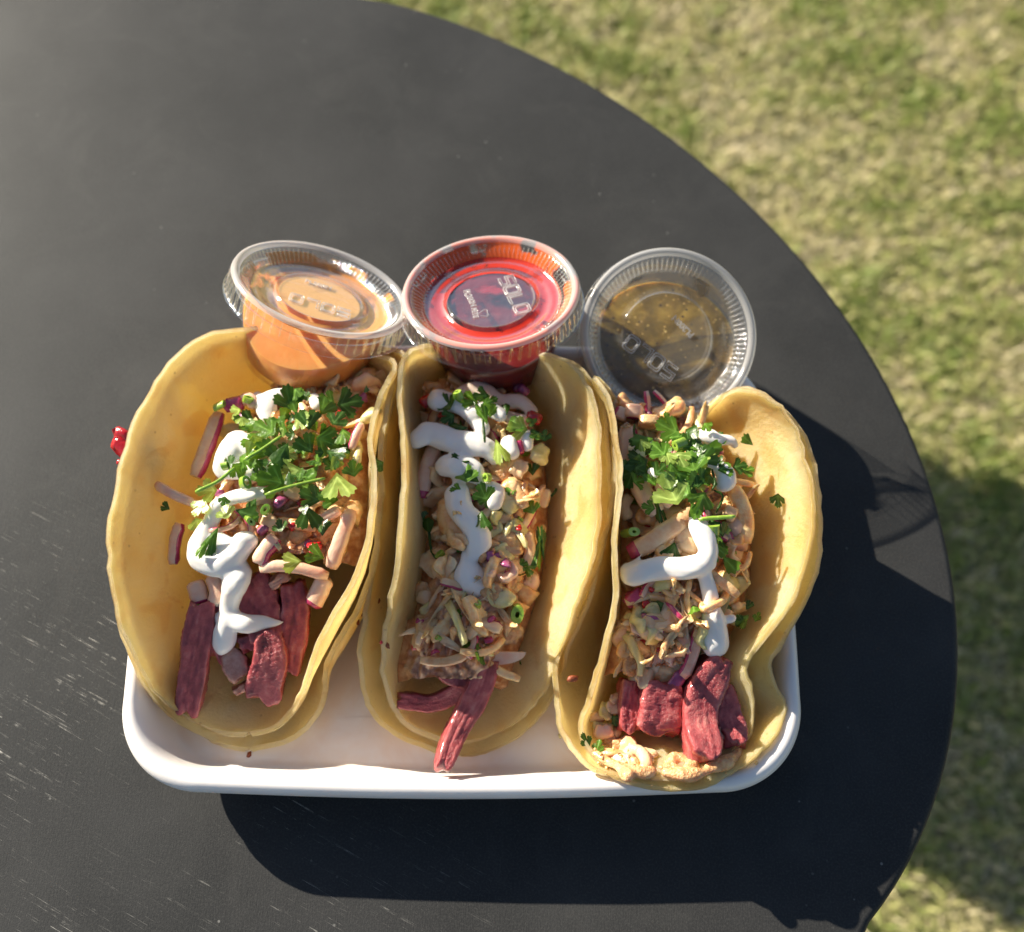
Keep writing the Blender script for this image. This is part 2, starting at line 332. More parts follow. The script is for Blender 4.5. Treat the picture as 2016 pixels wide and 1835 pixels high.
# ------------------------------------------------------------------ ground and lawn
def ground():
    m, t, out = new_mat('dry lawn soil'); p = N(t, 'ShaderNodeBsdfPrincipled'); t.links.new(p.outputs[0], out.inputs[0]); g = wcoord(t)
    a = ramp(t, noise_tex(t, 9, 6, .65, g), [(.3, (.26, .28, .10)), (.5, (.42, .39, .19)), (.7, (.56, .49, .32))])
    b = ramp(t, noise_tex(t, 90, 5, .7, g), [(.3, (.5, .5, .5)), (.7, (1, 1, 1))])
    t.links.new(mixc(t, .8, a, b, 'MULTIPLY'), p.inputs['Base Color']); p.inputs['Roughness'].default_value = .9
    t.links.new(bump(t, noise_tex(t, 60, 6, .7, g), .8, .02), p.inputs['Normal'])
    n = 40; V = []; R = 150
    for i in range(n + 1):
        for j in range(n + 1):
            x = (i / n - .5) * 2; y = (j / n - .5) * 2
            x = math.copysign(abs(x) ** 2.5, x) * R; y = math.copysign(abs(y) ** 2.5, y) * R
            z = noise.noise(Vector((x * .8, y * .8, 0))) * .015
            V.append((x, y, z - .008))
    F = [(i * (n + 1) + j, (i + 1) * (n + 1) + j, (i + 1) * (n + 1) + j + 1, i * (n + 1) + j + 1) for i in range(n) for j in range(n)]
    link('ground', mesh('ground', V, F, m), kind='structure')
    # lawn blades
    rs = np.random.default_rng(3); nb = 170000
    x = rs.uniform(-.75, 1.15, nb); y = rs.uniform(-.35, 1.75, nb)
    pn = np.array([noise.noise(Vector((a * 4.5, b * 4.5, 5))) * .45 + .6 * noise.noise(Vector((a * 15, b * 15, 1))) + .55 * noise.noise(Vector((a * 38, b * 38, 2))) for a, b in zip(x, y)])
    keep = rs.uniform(0, 1, nb) < np.clip(1.0 + 1.4 * (pn + .12), .25, 1)
    x, y, pn = x[keep], y[keep], pn[keep]; nb = len(x)
    ln = rs.uniform(.012, .028, nb) * (1 + .5 * pn); an = rs.uniform(0, 2 * math.pi, nb); lean = rs.uniform(.5, 1.6, nb)
    wd = rs.uniform(.0007, .0016, nb)
    dx, dy = np.cos(an), np.sin(an); sx, sy = -dy * wd, dx * wd
    V = np.zeros((nb, 5, 3))
    for k, f in enumerate((0, .55)):
        h = ln * f * np.cos(lean * f * .8); o = ln * f * np.sin(lean * (f * .7 + .15))
        V[:, 2 * k, 0] = x + dx * o + sx; V[:, 2 * k, 1] = y + dy * o + sy; V[:, 2 * k, 2] = h - .004
        V[:, 2 * k + 1, 0] = x + dx * o - sx; V[:, 2 * k + 1, 1] = y + dy * o - sy; V[:, 2 * k + 1, 2] = h - .004
    V[:, 4, 0] = x + dx * ln * np.sin(lean); V[:, 4, 1] = y + dy * ln * np.sin(lean); V[:, 4, 2] = ln * np.cos(lean) * .85
    me = bpy.data.meshes.new('grass'); me.vertices.add(nb * 5); me.vertices.foreach_set('co', V.ravel())
    base = np.arange(nb)[:, None] * 5
    tris = np.concatenate([base + [0, 1, 3], base + [0, 3, 2], base + [2, 3, 4]], 1).reshape(-1, 3)
    me.loops.add(tris.size); me.loops.foreach_set('vertex_index', tris.ravel().astype(np.int32))
    me.polygons.add(len(tris)); me.polygons.foreach_set('loop_start', np.arange(0, tris.size, 3, dtype=np.int32)); me.polygons.foreach_set('loop_total', np.full(len(tris), 3, np.int32))
    me.update(calc_edges=True)
    at = me.attributes.new('dry', 'FLOAT', 'POINT')
    dr = np.clip(.60 - pn * .8 + rs.normal(0, .24, nb), 0, 1); at.data.foreach_set('value', np.repeat(dr, 5).astype(np.float32))
    m, t, out = new_mat('grass blades'); a = N(t, 'ShaderNodeAttribute', attribute_name='dry')
    c = ramp(t, a.outputs['Fac'], [(.0, (.20, .28, .05)), (.3, (.34, .40, .10)), (.55, (.54, .52, .21)), (.8, (.68, .61, .34)), (1, (.76, .67, .45))])
    df = N(t, 'ShaderNodeBsdfPrincipled'); df.inputs['Roughness'].default_value = .55; t.links.new(c, df.inputs['Base Color'])
    tl = N(t, 'ShaderNodeBsdfTranslucent'); t.links.new(c, tl.inputs[0]); mx = N(t, 'ShaderNodeMixShader', i_0=.35)
    t.links.new(df.outputs[0], mx.inputs[1]); t.links.new(tl.outputs[0], mx.inputs[2]); t.links.new(mx.outputs[0], out.inputs[0])
    me.materials.append(m)
    link('grass', me, kind='stuff', label='short half dry lawn grass around the table')
ground()

# ------------------------------------------------------------------ round table
def table():
    edge_px = [(780, 5), (870, 36), (1000, 76), (1110, 128), (1200, 183), (1310, 262), (1400, 335), (1490, 415), (1560, 488), (1620, 565), (1680, 648), (1740, 738), (1790, 825), (1850, 955), (1876, 1050), (1888, 1150), (1890, 1260), (1880, 1370), (1862, 1460), (1830, 1570), (1790, 1680), (1730, 1830)]
    root = empty('round_table', (-.129, .151, 0), 'round black cafe table on the lawn, dusty and scuffed, holding the white tray', 'table')
    c = np.array((-.135, .155)); pts = [P(x, y, 0) for x, y in edge_px]
    a = np.array([math.atan2(p.y - c[1], p.x - c[0]) for p in pts]); r = np.array([math.hypot(p.y - c[1], p.x - c[0]) for p in pts])
    o = np.argsort(a); a, r = a[o], r[o]
    co = np.polyfit(a, r, 4); n = 240; R = []
    for k in range(n):
        t = -math.pi + 2 * math.pi * k / n
        tt = min(max(t, a[0]), a[-1]); v = np.polyval(co, tt)
        d = max(a[0] - t, t - a[-1], 0); f = min(1, d / .8); f = f * f * (3 - 2 * f)
        R.append(v * (1 - f) + .335 * f)
    V = []; rings = [(.0, 0), (.35, 0), (.8, 0), (-.0030, 0), (-.0012, -.0004), (0, -.0020), (0, -.0135), (-.0015, -.0150), (-.02, -.0150)]
    def ring(off, z):
        for k in range(n):
            t = -math.pi + 2 * math.pi * k / n
            q = R[k] * off if off > 0 else R[k] + off
            V.append((c[0] + q * math.cos(t), c[1] + q * math.sin(t), TZ + z))
    V.append((c[0], c[1], TZ)); F = []
    for i, (o_, z) in enumerate(rings[1:]): ring(o_, z)
    for k in range(n): F.append((0, 1 + k, 1 + (k + 1) % n))
    for i in range(len(rings) - 2):
        for k in range(n):
            p_ = 1 + i * n + k; q_ = 1 + i * n + (k + 1) % n; F.append((p_, p_ + n, q_ + n, q_))
    last = 1 + (len(rings) - 2) * n; F.append(tuple(last + k for k in range(n)))
    part('tabletop', V, F, M['table'], root)
    v, f = revolve([(0.001, .02), (.028, .02), (.028, .69), (.10, .695), (.10, .704), (.001, .704)], 40)
    part('leg', [(x + c[0], y + c[1], z) for x, y, z in v], f, M['steel'], root, smooth=False)
    v, f = revolve([(.001, -.01), (.21, -.01), (.21, .01), (.19, .018), (.04, .024), (.001, .024)], 60)
    part('base', [(x + c[0], y + c[1], z) for x, y, z in v], f, M['steel'], root, smooth=False)
table()

# ------------------------------------------------------------------ foam tray
def tray():
    x0, x1, y0, y1 = -.1378, .1022, .0457, .2215
    cx, cy = (x0 + x1) / 2, (y0 + y1) / 2
    root = empty('foam_tray', (cx, cy, TZ), 'shallow white foam tray with rounded corners holding the three tacos', 'tray')
    n = 44
    def outline(ins, z, rad, bow):
        pts = []; hx, hy = (x1 - x0) / 2 - ins, (y1 - y0) / 2 - ins; rad = max(.004, rad - ins * .6)
        for q, (sx, sy) in enumerate(((1, 1), (-1, 1), (-1, -1), (1, -1))):
            for k in range(n):
                a = math.pi / 2 * (q + k / (n - 1)); p = Vector((sx * (hx - rad) + rad * math.cos(a), sy * (hy - rad) + rad * math.sin(a), 0))
                pts.append(p)
            # straight run, gently bowed out
            nsx, nsy = ((-1, 1), (-1, -1), (1, -1), (1, 1))[q]
            a2 = math.pi / 2 * (q + 1); e = pts[-1]; s = Vector((nsx * (hx - rad) + rad * math.cos(a2), nsy * (hy - rad) + rad * math.sin(a2), 0))
            for k in range(1, 24):
                t = k / 24; p = e.lerp(s, t); b = math.sin(math.pi * t) * bow; p += Vector((math.cos(a2), math.sin(a2), 0)) * b; pts.append(p)
        return [Vector((p.x + cx, p.y + cy, TZ + z * 1.19 - .0001 + .0003 * noise.noise(Vector((p.x * 30, p.y * 30, z * 50))))) for p in pts]
    prof = [(.030, .0045, .5), (.020, .0045, .7), (.0150, .0047, 1), (.0125, .0056, 1), (.0108, .0078, 1), (.0092, .0125, 1), (.0078, .0180, 1), (.0066, .0210, 1), (.0052, .0228, 1), (.0036, .0235, 1),
            (.0020, .0232, 1), (.0008, .0222, 1), (.0001, .0208, 1), (.0001, .0190, 1), (.0012, .0178, 1), (.0018, .0172, 1), (.0016, .0158, 1), (.0022, .0146, 1), (.0045, .0142, 1), (.0075, .0080, 1), (.0110, .0018, 1), (.0150, .0004, 1), (.03, .0004, 1)]
    V = []; cnt = None
    for ins, z, b in prof:
        o = outline(ins, z, .031, .0022 * b); cnt = len(o); V += o
    F = grid_faces(len(prof), cnt, close=True)
    F.append(tuple(reversed(range(cnt)))); F.append(tuple((len(prof) - 1) * cnt + k for k in range(cnt)))
    part('tray_shell', V, F, M['foam'], root)
tray()

# ------------------------------------------------------------------ tacos
def pt(l): return [P(*q) for q in l]
class Taco: pass
def rim_surface(Lp, Rp, zb, kL, kR, nu=72, nv=30):
    """folded sheet between two rims that meet at both ends; bottom runs at height zb"""
    L = catmull(pt(Lp), nu); R = catmull(pt(Rp), nu)
    q = .5 - .5 * np.cos(np.linspace(0, math.pi, nu))   # denser near the ends
    q = .6 * q + .4 * np.linspace(0, 1, nu); s = np.linspace(0, 1, nu)
    L = np.stack([np.interp(q, s, L[:, k]) for k in range(3)], 1); R = np.stack([np.interp(q, s, R[:, k]) for k in range(3)], 1)
    G = np.zeros((nu, nv, 3))
    for i in range(nu):
        l, r = L[i], R[i]; wdt = np.linalg.norm((l - r)[:2])
        b = TZ + np.interp(q[i], [z[0] for z in zb], [z[1] for z in zb])
        b = min(b, (l[2] + r[2]) / 2)
        zc = (b - (l[2] + r[2]) / 8) / .75
        c1 = l + (r - l) * kL; c2 = r + (l - r) * kR; c1[2] = zc; c2[2] = zc
        for j in range(nv):
            t = j / (nv - 1)
            G[i, j] = (1 - t) ** 3 * l + 3 * (1 - t) ** 2 * t * c1 + 3 * (1 - t) * t * t * c2 + t ** 3 * r
    return G
def sheet(name, G, mat, root, thick=.0019, seed=0, label=None, rough=1.0):
    nu, nv = G.shape[:2]; G = G.copy()
    du = np.gradient(G, axis=0); dv = np.gradient(G, axis=1); nn = np.cross(du, dv); nn /= np.maximum(np.linalg.norm(nn, axis=2, keepdims=True), 1e-9)
    if nn[nu // 2, nv // 2, 2] < 0: nn = -nn
    # refine each row into fine rim ripples
    for i in range(nu):
        for j in range(nv):
            p = G[i, j]; e = abs(2 * j / (nv - 1) - 1)
            G[i, j] += nn[i, j] * (.0010 * nz(p, 45, seed) + .0005 * nz(p, 130, seed + 3)) * (.4 + .9 * e)
            if e > .9 and 2 < i < nu - 3:
                dirv = (G[i, j] - G[i, nv // 2]); dirv /= max(np.linalg.norm(dirv), 1e-6)
                G[i, j] += dirv * (.0010 * nz(p, 420, seed + 9) + .0009 * nz(p, 110, seed)) * rough * (e - .9) * 10
    top = G; bot = G - nn * thick
    mid = (top + bot) / 2
    V = []; 
    for A in (top, bot): V += [tuple(A[i, j]) for i in range(nu) for j in range(nv)]
    n0 = nu * nv; F = [f for f in grid_faces(nu, nv)]; F += [tuple(x + n0 for x in reversed(f)) for f in grid_faces(nu, nv)]
    # rounded side wall: a mid row pushed out
    def rimloop():
        idx = [(i, 0) for i in range(nu)] + [(nu - 1, j) for j in range(1, nv)] + [(i, nv - 1) for i in range(nu - 2, -1, -1)] + [(0, j) for j in range(nv - 2, 0, -1)]
        return idx
    idx = rimloop(); base = len(V)
    for (i, j) in idx:
        out = mid[i, j] - G[min(max(i, 3), nu - 4), nv // 2]; out = out / max(np.linalg.norm(out), 1e-6)
        e = nn[i, j]; out = out - e * (out @ e); out /= max(np.linalg.norm(out), 1e-6)
        V.append(tuple(mid[i, j] + out * thick * .12))
    m_ = len(idx)
    for k in range(m_):
        k2 = (k + 1) % m_; a = idx[k][0] * nv + idx[k][1]; b = idx[k2][0] * nv + idx[k2][1]
        F.append((b, a, base + k, base + k2)); F.append((a + n0, b + n0, base + k2, base + k))
    o = part(name, V, F, mat, root, label=label)
    at = o.data.attributes.new('edge', 'FLOAT', 'POINT')
    ev = []
    for _ in range(2):
        for i in range(nu):
            for j in range(nv): ev.append(max(abs(2 * j / (nv - 1) - 1) ** 6, 0) * .8)
    ev += [1.0] * m_; at.data.foreach_set('value', ev)
    return o
def fill_grid(G, zf, nu=130, nv=56, u0=.06, u1=.93, seed=0, dl=0., dr=0., dome_h=.006):
    """top of the filling: heaped between the walls; dl, dr: how much lower it meets each wall"""
    NU, NV = G.shape[:2]; V = []
    for i in range(nu):
        u = u0 + (u1 - u0) * i / (nu - 1); fi = u * (NU - 1); a = int(fi); b = min(a + 1, NU - 1); row = G[a] * (1 - fi + a) + G[b] * (fi - a)
        z = TZ + np.interp(u, [q[0] for q in zf], [q[1] for q in zf]); fl = row[NV // 2, 2] + .002; m_ = NV // 2
        zl, zr = max(z - dl, fl), max(z - dr, fl); z = max(z, fl)
        jl = next((j for j in range(m_) if row[j, 2] < zl), m_); jr = next((j for j in range(NV - 1, m_, -1) if row[j, 2] < zr), m_)
        l, r = row[jl], row[jr]
        for j in range(nv):
            t = j / (nv - 1); p = l * (1 - t) + r * t
            sl = min(1, t / .30); sr = min(1, (1 - t) / .30); sl = math.sin(sl * math.pi / 2); sr = math.sin(sr * math.pi / 2)
            zz = min(l[2] + (z - l[2]) * sl, r[2] + (z - r[2]) * sr) + dome_h * math.sin(math.pi * t) ** .8
            p = p.copy(); q = (p[0], p[1], 0)
            k = abs(nz(q, 210, seed)) * .0042 + abs(nz(q, 420, seed + 2)) * .0028 + nz(q, 800, seed + 4) * .0010
            p[2] = zz - .0006 + (k - .0016) * min(1, 6 * t, 6 * (1 - t)); V.append(p)
    return np.array(V).reshape(nu, nv, 3)
# small things in the fillings --------------------------------------------------
def bent_plate(lx, ly, th, curl, twist, seed, nx=9, ny=7, mat=None, taper=.3, name='cabbage_chunk'):
    r = random.Random(seed); V = []; ph = r.uniform(0, 6)
    for s in (1, -1):
        for i in range(nx):
            for j in range(ny):
                u = i / (nx - 1) * 2 - 1; v = j / (ny - 1) * 2 - 1
                ed = 1 + .24 * noise.noise(Vector((u * 1.6 + seed, v * 1.6, ph)))
                cr = 1 - .20 * u * u * v * v; x = u * lx / 2 * ed * cr; y = v * ly / 2 * (1 - taper * u * .5) * ed * cr
                z = curl * (u * u) * lx * .35 + curl * .7 * v * v * ly * .35 + twist * u * v * ly * .4 + .06 * lx * 2.2 * noise.noise(Vector((u * 1.5, v * 1.5, seed * 3.1)))
                edge = max(abs(u), abs(v)); V.append((x, y, z + s * th / 2 * (1 - .62 * edge ** 4)))
    n0 = nx * ny; F = [tuple(reversed(f)) for f in grid_faces(nx, ny)] ; F += [tuple(x + n0 for x in f) for f in grid_faces(nx, ny)]
    F = [tuple(reversed(f)) for f in F]
    idx = [(i, 0) for i in range(nx)] + [(nx - 1, j) for j in range(1, ny)] + [(i, ny - 1) for i in range(nx - 2, -1, -1)] + [(0, j) for j in range(ny - 2, 0, -1)]
    for k in range(len(idx)):
        a = idx[k][0] * ny + idx[k][1]; b = idx[(k + 1) % len(idx)]; b = b[0] * ny + b[1]; F.append((a, b, b + n0, a + n0))
    me = mesh(name, V, F, mat)
    bm = bmesh.new(); bm.from_mesh(me); bmesh.ops.recalc_face_normals(bm, faces=bm.faces); bm.to_mesh(me); bm.free()
    me.polygons.foreach_set('use_smooth', [True] * len(me.polygons)); return me
def stick(pts, hw, hh, mats, name, side=0, n=9, seed=0, square=.5):
    """strip of rounded square section along world points; side: which flank carries the skin"""
    c = catmull([tuple(p) for p in pts], n); V = []; ns = 12; r = random.Random(seed)
    up0 = Vector((0, -.35, .94))
    for i in range(n):
        t = Vector(c[min(i + 1, n - 1)] - c[max(i - 1, 0)]).normalized(); sdir = t.cross(up0).normalized(); up = sdir.cross(t)
        endf = (1 - .28 * (max(0, abs(2 * i / (n - 1) - 1) - .75) * 4) ** 2)
        for k in range(ns):
            a = 2 * math.pi * k / ns; ca, sa = math.cos(a), math.sin(a)
            q = (abs(ca) ** (2 / square * .5) + abs(sa) ** (2 / square * .5)) ** (-square) if False else 1 / max(abs(ca), abs(sa)) ** .7
            p = Vector(c[i]) + sdir * (ca * hw * q * endf) + up * (sa * hh * q * endf)
            p += sdir * (hw * .18 * nz(p, 400, seed)); V.append(p)
    F = grid_faces(n, ns, close=True); F = [tuple(reversed(f)) for f in F]; F.append(tuple(range(ns))); F.append(tuple((n - 1) * ns + k for k in reversed(range(ns))))
    mi = []
    for i in range(n - 1):
        for k in range(ns): mi.append(1 if (side == 1 and k in (11, 0, 1)[0:3] or side == 2 and k in (4, 5, 6) or side == 4 and i == n - 2) else 0)
    mi += [1 if side == 3 else 0, 1 if side in (3, 4) else 0]
    return V, F, mi
def add_stick(root, pix, hw, hh, mats, name, side=0, seed=0, label=None):
    V, F, mi = stick([P(*q) for q in pix], hw, hh, mats, name, side, seed=seed)
    o = part(name, V, F, mats, root, label=label); o.data.polygons.foreach_set('material_index', mi); return o
def meat(root, pix, hws, hh, seed, name='brisket_strip', n=46, ns=44, mat=None, label=None):
    c = catmull([tuple(P(x, y, z)) for x, y, z in pix], n); w_ = np.interp(np.linspace(0, 1, n), np.linspace(0, 1, len(hws)), hws)
    V = []; fib = []; up0 = Vector((0.15, -.35, .93))
    for i in range(n):
        s = i / (n - 1)
        t = Vector(c[min(i + 1, n - 1)] - c[max(i - 1, 0)]).normalized(); sd = t.cross(up0).normalized(); up = sd.cross(t)
        d = min(s, 1 - s) * (n - 1) / 5; ef = .93 + .07 * math.sqrt(min(1, d))
        for k in range(ns):
            a = 2 * math.pi * k / ns; ca, sa = math.cos(a), math.sin(a); q = min(1 / max(abs(ca), abs(sa)), 1.36)
            # long fibres: fast around the section, slow along it
            f = .8 * noise.noise(Vector((ca * 4.6 + seed, sa * 4.6, s * 4.0 + seed))) + .6 * noise.noise(Vector((ca * 11 + seed, sa * 11, s * 9))) + .3 * noise.noise(Vector((ca * 5, sa * 5 + seed, s * 11)))
            lump = noise.noise(Vector((ca * 1.2, sa * 1.2 + seed, s * 3.5)))
            gv = (1 - abs(math.sin(a * 6 + seed + 2.2 * noise.noise(Vector((seed, a * .3, s * 2.5)))))) ** 3; gv2 = (1 - abs(math.sin(a * 9 + 3 * noise.noise(Vector((seed + 5, 0, s * 4)))))) ** 2
            rr = 1 + .045 * f + .08 * lump - .055 * gv - .035 * gv2 + .05 * noise.noise(Vector((ca * 16, sa * 16 + seed, s * 40)))
            p = Vector(c[i]) + sd * (ca * w_[i] * q * ef * rr) + up * (sa * hh * q * ef * rr)
            p += t * (min(hh, w_[i]) * .75 * noise.noise(Vector((ca * 1.3 + seed * 2, sa * 1.3, 0 if i < n / 2 else 7))) * max(0, 1 - min(s, 1 - s) * 8))
            V.append(p); fib.append(.53 + .24 * f + .24 * lump - .20 * gv - .12 * gv2)  # groove shade is also put into the fibre colour
    F = [tuple(reversed(f)) for f in grid_faces(n, ns, close=True)]
    for e, i in ((0, 0), (1, n - 1)):
        cc = sum((V[i * ns + k] for k in range(ns)), Vector()) / ns; cc += (cc - Vector(c[n // 2])).normalized() * .0006
        V.append(cc); fib.append(.55); ci = len(V) - 1
        for k in range(ns):
            a, b = i * ns + k, i * ns + (k + 1) % ns; F.append((ci, a, b) if e == 0 else (ci, b, a))
    o = part(name, V, F, mat or M['meat'], root, label=label); at = o.data.attributes.new('fib', 'FLOAT', 'POINT'); at.data.foreach_set('value', fib); return o
def leaf_mesh(seed, mat, lobes=3):
    """one cut cilantro leaf, toothed lobes, radius about 1"""
    r = random.Random(seed); outl = []; nl = lobes; spread = math.radians({1: 85, 2: 115, 3: 165}[lobes])
    outl.append((0, -.25)); 
    n = 14 * nl
    for k in range(n + 1):
        f = k / n; a = -spread / 2 + spread * f; lf = f * nl; ll = lf - math.floor(lf) if f < 1 else 1
        cent = 1 - abs(math.floor(min(lf, nl - .001)) - (nl - 1) / 2) * .16
        body = .74 + .26 * math.sin(math.pi * ll) ** .7
        tooth = .15 * (1 - abs(((ll * 4) % 1) * 2 - 1)) * (1 if .1 < ll < .9 else .5)
        rad = cent * (body + tooth) * (1 + .12 * noise.noise(Vector((f * 6, seed, 0))))
        if (ll < .04 or ll > .96) and 0 < k < n: rad *= .66
        if k in (0, n): rad *= .8
        outl.append((rad * math.sin(a), rad * math.cos(a)))
    cu = r.uniform(-.35, .45); cv = r.uniform(-.5, .5); fold = r.uniform(.1, .45)
    def zz(x, y): return cu * x * x + cv * y * y * .6 - fold * abs(x) * .6 + .12 * noise.noise(Vector((x * 2.2, y * 2.2, seed)))
    V = [(0, -.05, zz(0, -.05))]; vn = [1.]
    for ringf in (.35, .68, 1.):
        for x, y in outl:
            X, Y = x * ringf, y * ringf - .05 * (1 - ringf); V.append((X, Y, zz(X, Y)))
            a = math.atan2(x, y) / spread + .5; ll = (a * nl) % 1; vn.append(max(0, 1 - abs(ll - .5) * 9) * (.9 if ringf < 1 else .3))
    m_ = len(outl); F = []
    for k in range(m_):
        b = (k + 1) % m_; F.append((0, 1 + b, 1 + k))
        for q in range(2): F.append((1 + q * m_ + k, 1 + q * m_ + b, 1 + (q + 1) * m_ + b, 1 + (q + 1) * m_ + k))
    me = mesh('cilantro_leaf', V, F, mat); at = me.attributes.new('vein', 'FLOAT', 'POINT'); at.data.foreach_set('value', vn); return me
LEAF = {k: [leaf_mesh(s + 10 * i, M[k], (3, 2, 3, 1, 2, 3)[s % 6]) for s in range(6)] for i, k in enumerate(('leafd', 'leafm', 'leafl'))}
def put_leaf(root, px, py, z, size, kind='leafm', rot=None, tilt=None, ar=1., var=None):
    me = LEAF[kind][var if var is not None else rnd.randrange(6)]
    p = P(px, py, z); rot = rnd.uniform(0, 360) if rot is None else rot
    ta = rnd.uniform(0, 6.28); tm = rnd.uniform(.1, .75) if tilt is None else tilt
    ax = Vector((math.cos(ta), math.sin(ta), 0)); q = Quaternion(ax, tm) @ Quaternion((1, 0, 0), math.radians(12)) @ Quaternion((0, 0, 1), math.radians(rot))
    mt = Matrix.Translation(p - root.location) @ q.to_matrix().to_4x4() @ Matrix.Diagonal((size * ar * 1.22, size * 1.22, size * .85, 1))
    return link('cilantro_leaf', me, root, mt)
def tube_mesh(r_out, r_in, h, n=18, seed=0):
    V = []; 
    for r, z in ((r_in, -h / 2), (r_out, -h / 2 * 1.0), (r_out, h / 2), (r_in, h / 2)):
        for k in range(n):
            a = 2 * math.pi * k / n; q = 1 + .12 * math.sin(2 * a + seed) ; V.append((r * q * math.cos(a), r * q * .82 * math.sin(a), z + .12 * r * math.sin(a)))
    F = []
    for i in range(4):
        for k in range(n):
            a = i * n + k; b = i * n + (k + 1) % n; c = ((i + 1) % 4) * n; F.append((a, b, c + (k + 1) % n, c + k))
    me = mesh('scallion_ring', V, F, M['scallion'], smooth=False); return me
SCAL = [tube_mesh(.0021, .0008, .0036, seed=1), tube_mesh(.0018, .0006, .0050, seed=2), tube_mesh(.0023, .0012, .0030, seed=3)]
CH_ = [bent_plate(rnd.uniform(.0065, .0115), rnd.uniform(.0050, .0080), rnd.uniform(.0018, .0034), rnd.uniform(-.55, .55), rnd.uniform(-.4, .4), s, mat=M[('cabbage', 'cabbage', 'cabbage2', 'cabgreen', 'cabbage', 'mush', 'cabbage2', 'radish')[s % 8]]) for s in range(24)]
SH_ = [bent_plate(rnd.uniform(.013, .022), rnd.uniform(.0020, .0034), rnd.uniform(.0012, .0020), rnd.uniform(-.9, .9), rnd.uniform(-.8, .8), 50 + s, nx=12, ny=4, mat=M[('cabbage', 'cabbage2', 'cabbage', 'cabgreen')[s % 4]], taper=.2, name='cabbage_shred') for s in range(10)]
BIT = {k: [bent_plate(rnd.uniform(.0035, .0055), rnd.uniform(.003, .0045), .0024, rnd.uniform(-.4, .4), rnd.uniform(-.4, .4), 90 + s, nx=5, ny=4, mat=M[k], name=n) for s in range(3)]
       for k, n in (('onion', 'red_onion_piece'), ('pepper', 'red_pepper_piece'), ('radskin', 'radish_piece'))}
def rand_rot(r, flat=.7):
    q = Quaternion((0, 0, 1), r.uniform(0, 6.28)); a = r.uniform(0, 6.28)
    return Quaternion((math.cos(a), math.sin(a), 0), abs(r.gauss(0, flat))) @ q
def put(root, me, p, q=None, s=1., name=None, rotz=None, tilt=.4):
    if q is None: q = Quaternion((1, 0, 0), math.radians(15)) @ (rand_rot(rnd, tilt) if rotz is None else Quaternion((0, 0, 1), math.radians(rotz)))
    mt = Matrix.Translation(Vector(p) - root.location) @ q.to_matrix().to_4x4() @ Matrix.Scale(s, 4)
    return link(name or me.name.split('.')[0], me, root, mt)
def cream(root, paths, mat, seed=0, vox=.00055, name='sour_cream'):
    bm = bmesh.new()
    for path in paths:
        q = [tuple(P(x, y, z)) + (r * .000205,) for x, y, z, r in path]
        if len(q) == 1: q = q + [(q[0][0] + 1e-4, *q[0][1:])]
        s, c = catmull(q, None); L = 0; last = None
        for p in c:
            if last is not None and np.linalg.norm(p[:3] - last[:3]) < p[3] * .22: continue
            last = p; r = max(p[3], .0004)
            mt = Matrix.Translation(Vector(p[:3])) @ Matrix.Diagonal((r * 1.02, r * 1.02, r * .74, 1))
            bmesh.ops.create_icosphere(bm, subdivisions=2, radius=1, matrix=mt)
    tmp = bpy.data.meshes.new('tmp'); bm.to_mesh(tmp); bm.free(); ob = bpy.data.objects.new('tmp', tmp); C.objects.link(ob)
    m1 = ob.modifiers.new('r', 'REMESH'); m1.mode = 'VOXEL'; m1.voxel_size = vox; m1.use_smooth_shade = True
    m2 = ob.modifiers.new('s', 'SMOOTH'); m2.iterations = 5; m2.factor = .6
    dg = bpy.context.evaluated_depsgraph_get(); ev = ob.evaluated_get(dg); me = bpy.data.meshes.new_from_object(ev)
    bpy.data.objects.remove(ob); bpy.data.meshes.remove(tmp)
    me.name = name; me.materials.clear(); me.materials.append(mat)
    co = np.zeros(len(me.vertices) * 3); me.vertices.foreach_get('co', co); co = co.reshape(-1, 3)
    for i in range(len(co)):
        co[i, 2] += .0007 * nz(co[i], 160, seed); co[i, 0] += .0004 * nz(co[i], 240, seed + 5) + .0011 * nz(co[i], 100, seed + 6); co[i, 1] += .0009 * nz(co[i], 110, seed + 8)
    co -= np.array(root.location); me.vertices.foreach_set('co', co.ravel()); me.update()
    me.polygons.foreach_set('use_smooth', [True] * len(me.polygons))
    return link(name, me, root)
def local_stick(L, bend, hw, hh, mats, side, seed):
    V, F, mi = stick([Vector((L * (t - .5), bend * L * (1 - (2 * t - 1) ** 2), .0008 * math.sin(5 * t + seed))) for t in (0, .33, .66, 1)], hw, hh, mats, 'x', side, seed=seed)
    me = mesh('cabbage_strip', V, F, mats); me.polygons.foreach_set('material_index', mi); return me
ST_ = [local_stick(rnd.uniform(.011, .024), rnd.uniform(-.25, .25), rnd.uniform(.0013, .0026), rnd.uniform(.0008, .0015), [M[('cabbage', 'cabbage2', 'radish', 'cabbage')[q % 4]], M[('cabgreen', 'radskin', 'radskin', 'cabbage2')[q % 4]]], (0, 1, 2, 1)[q % 4], q) for q in range(14)]
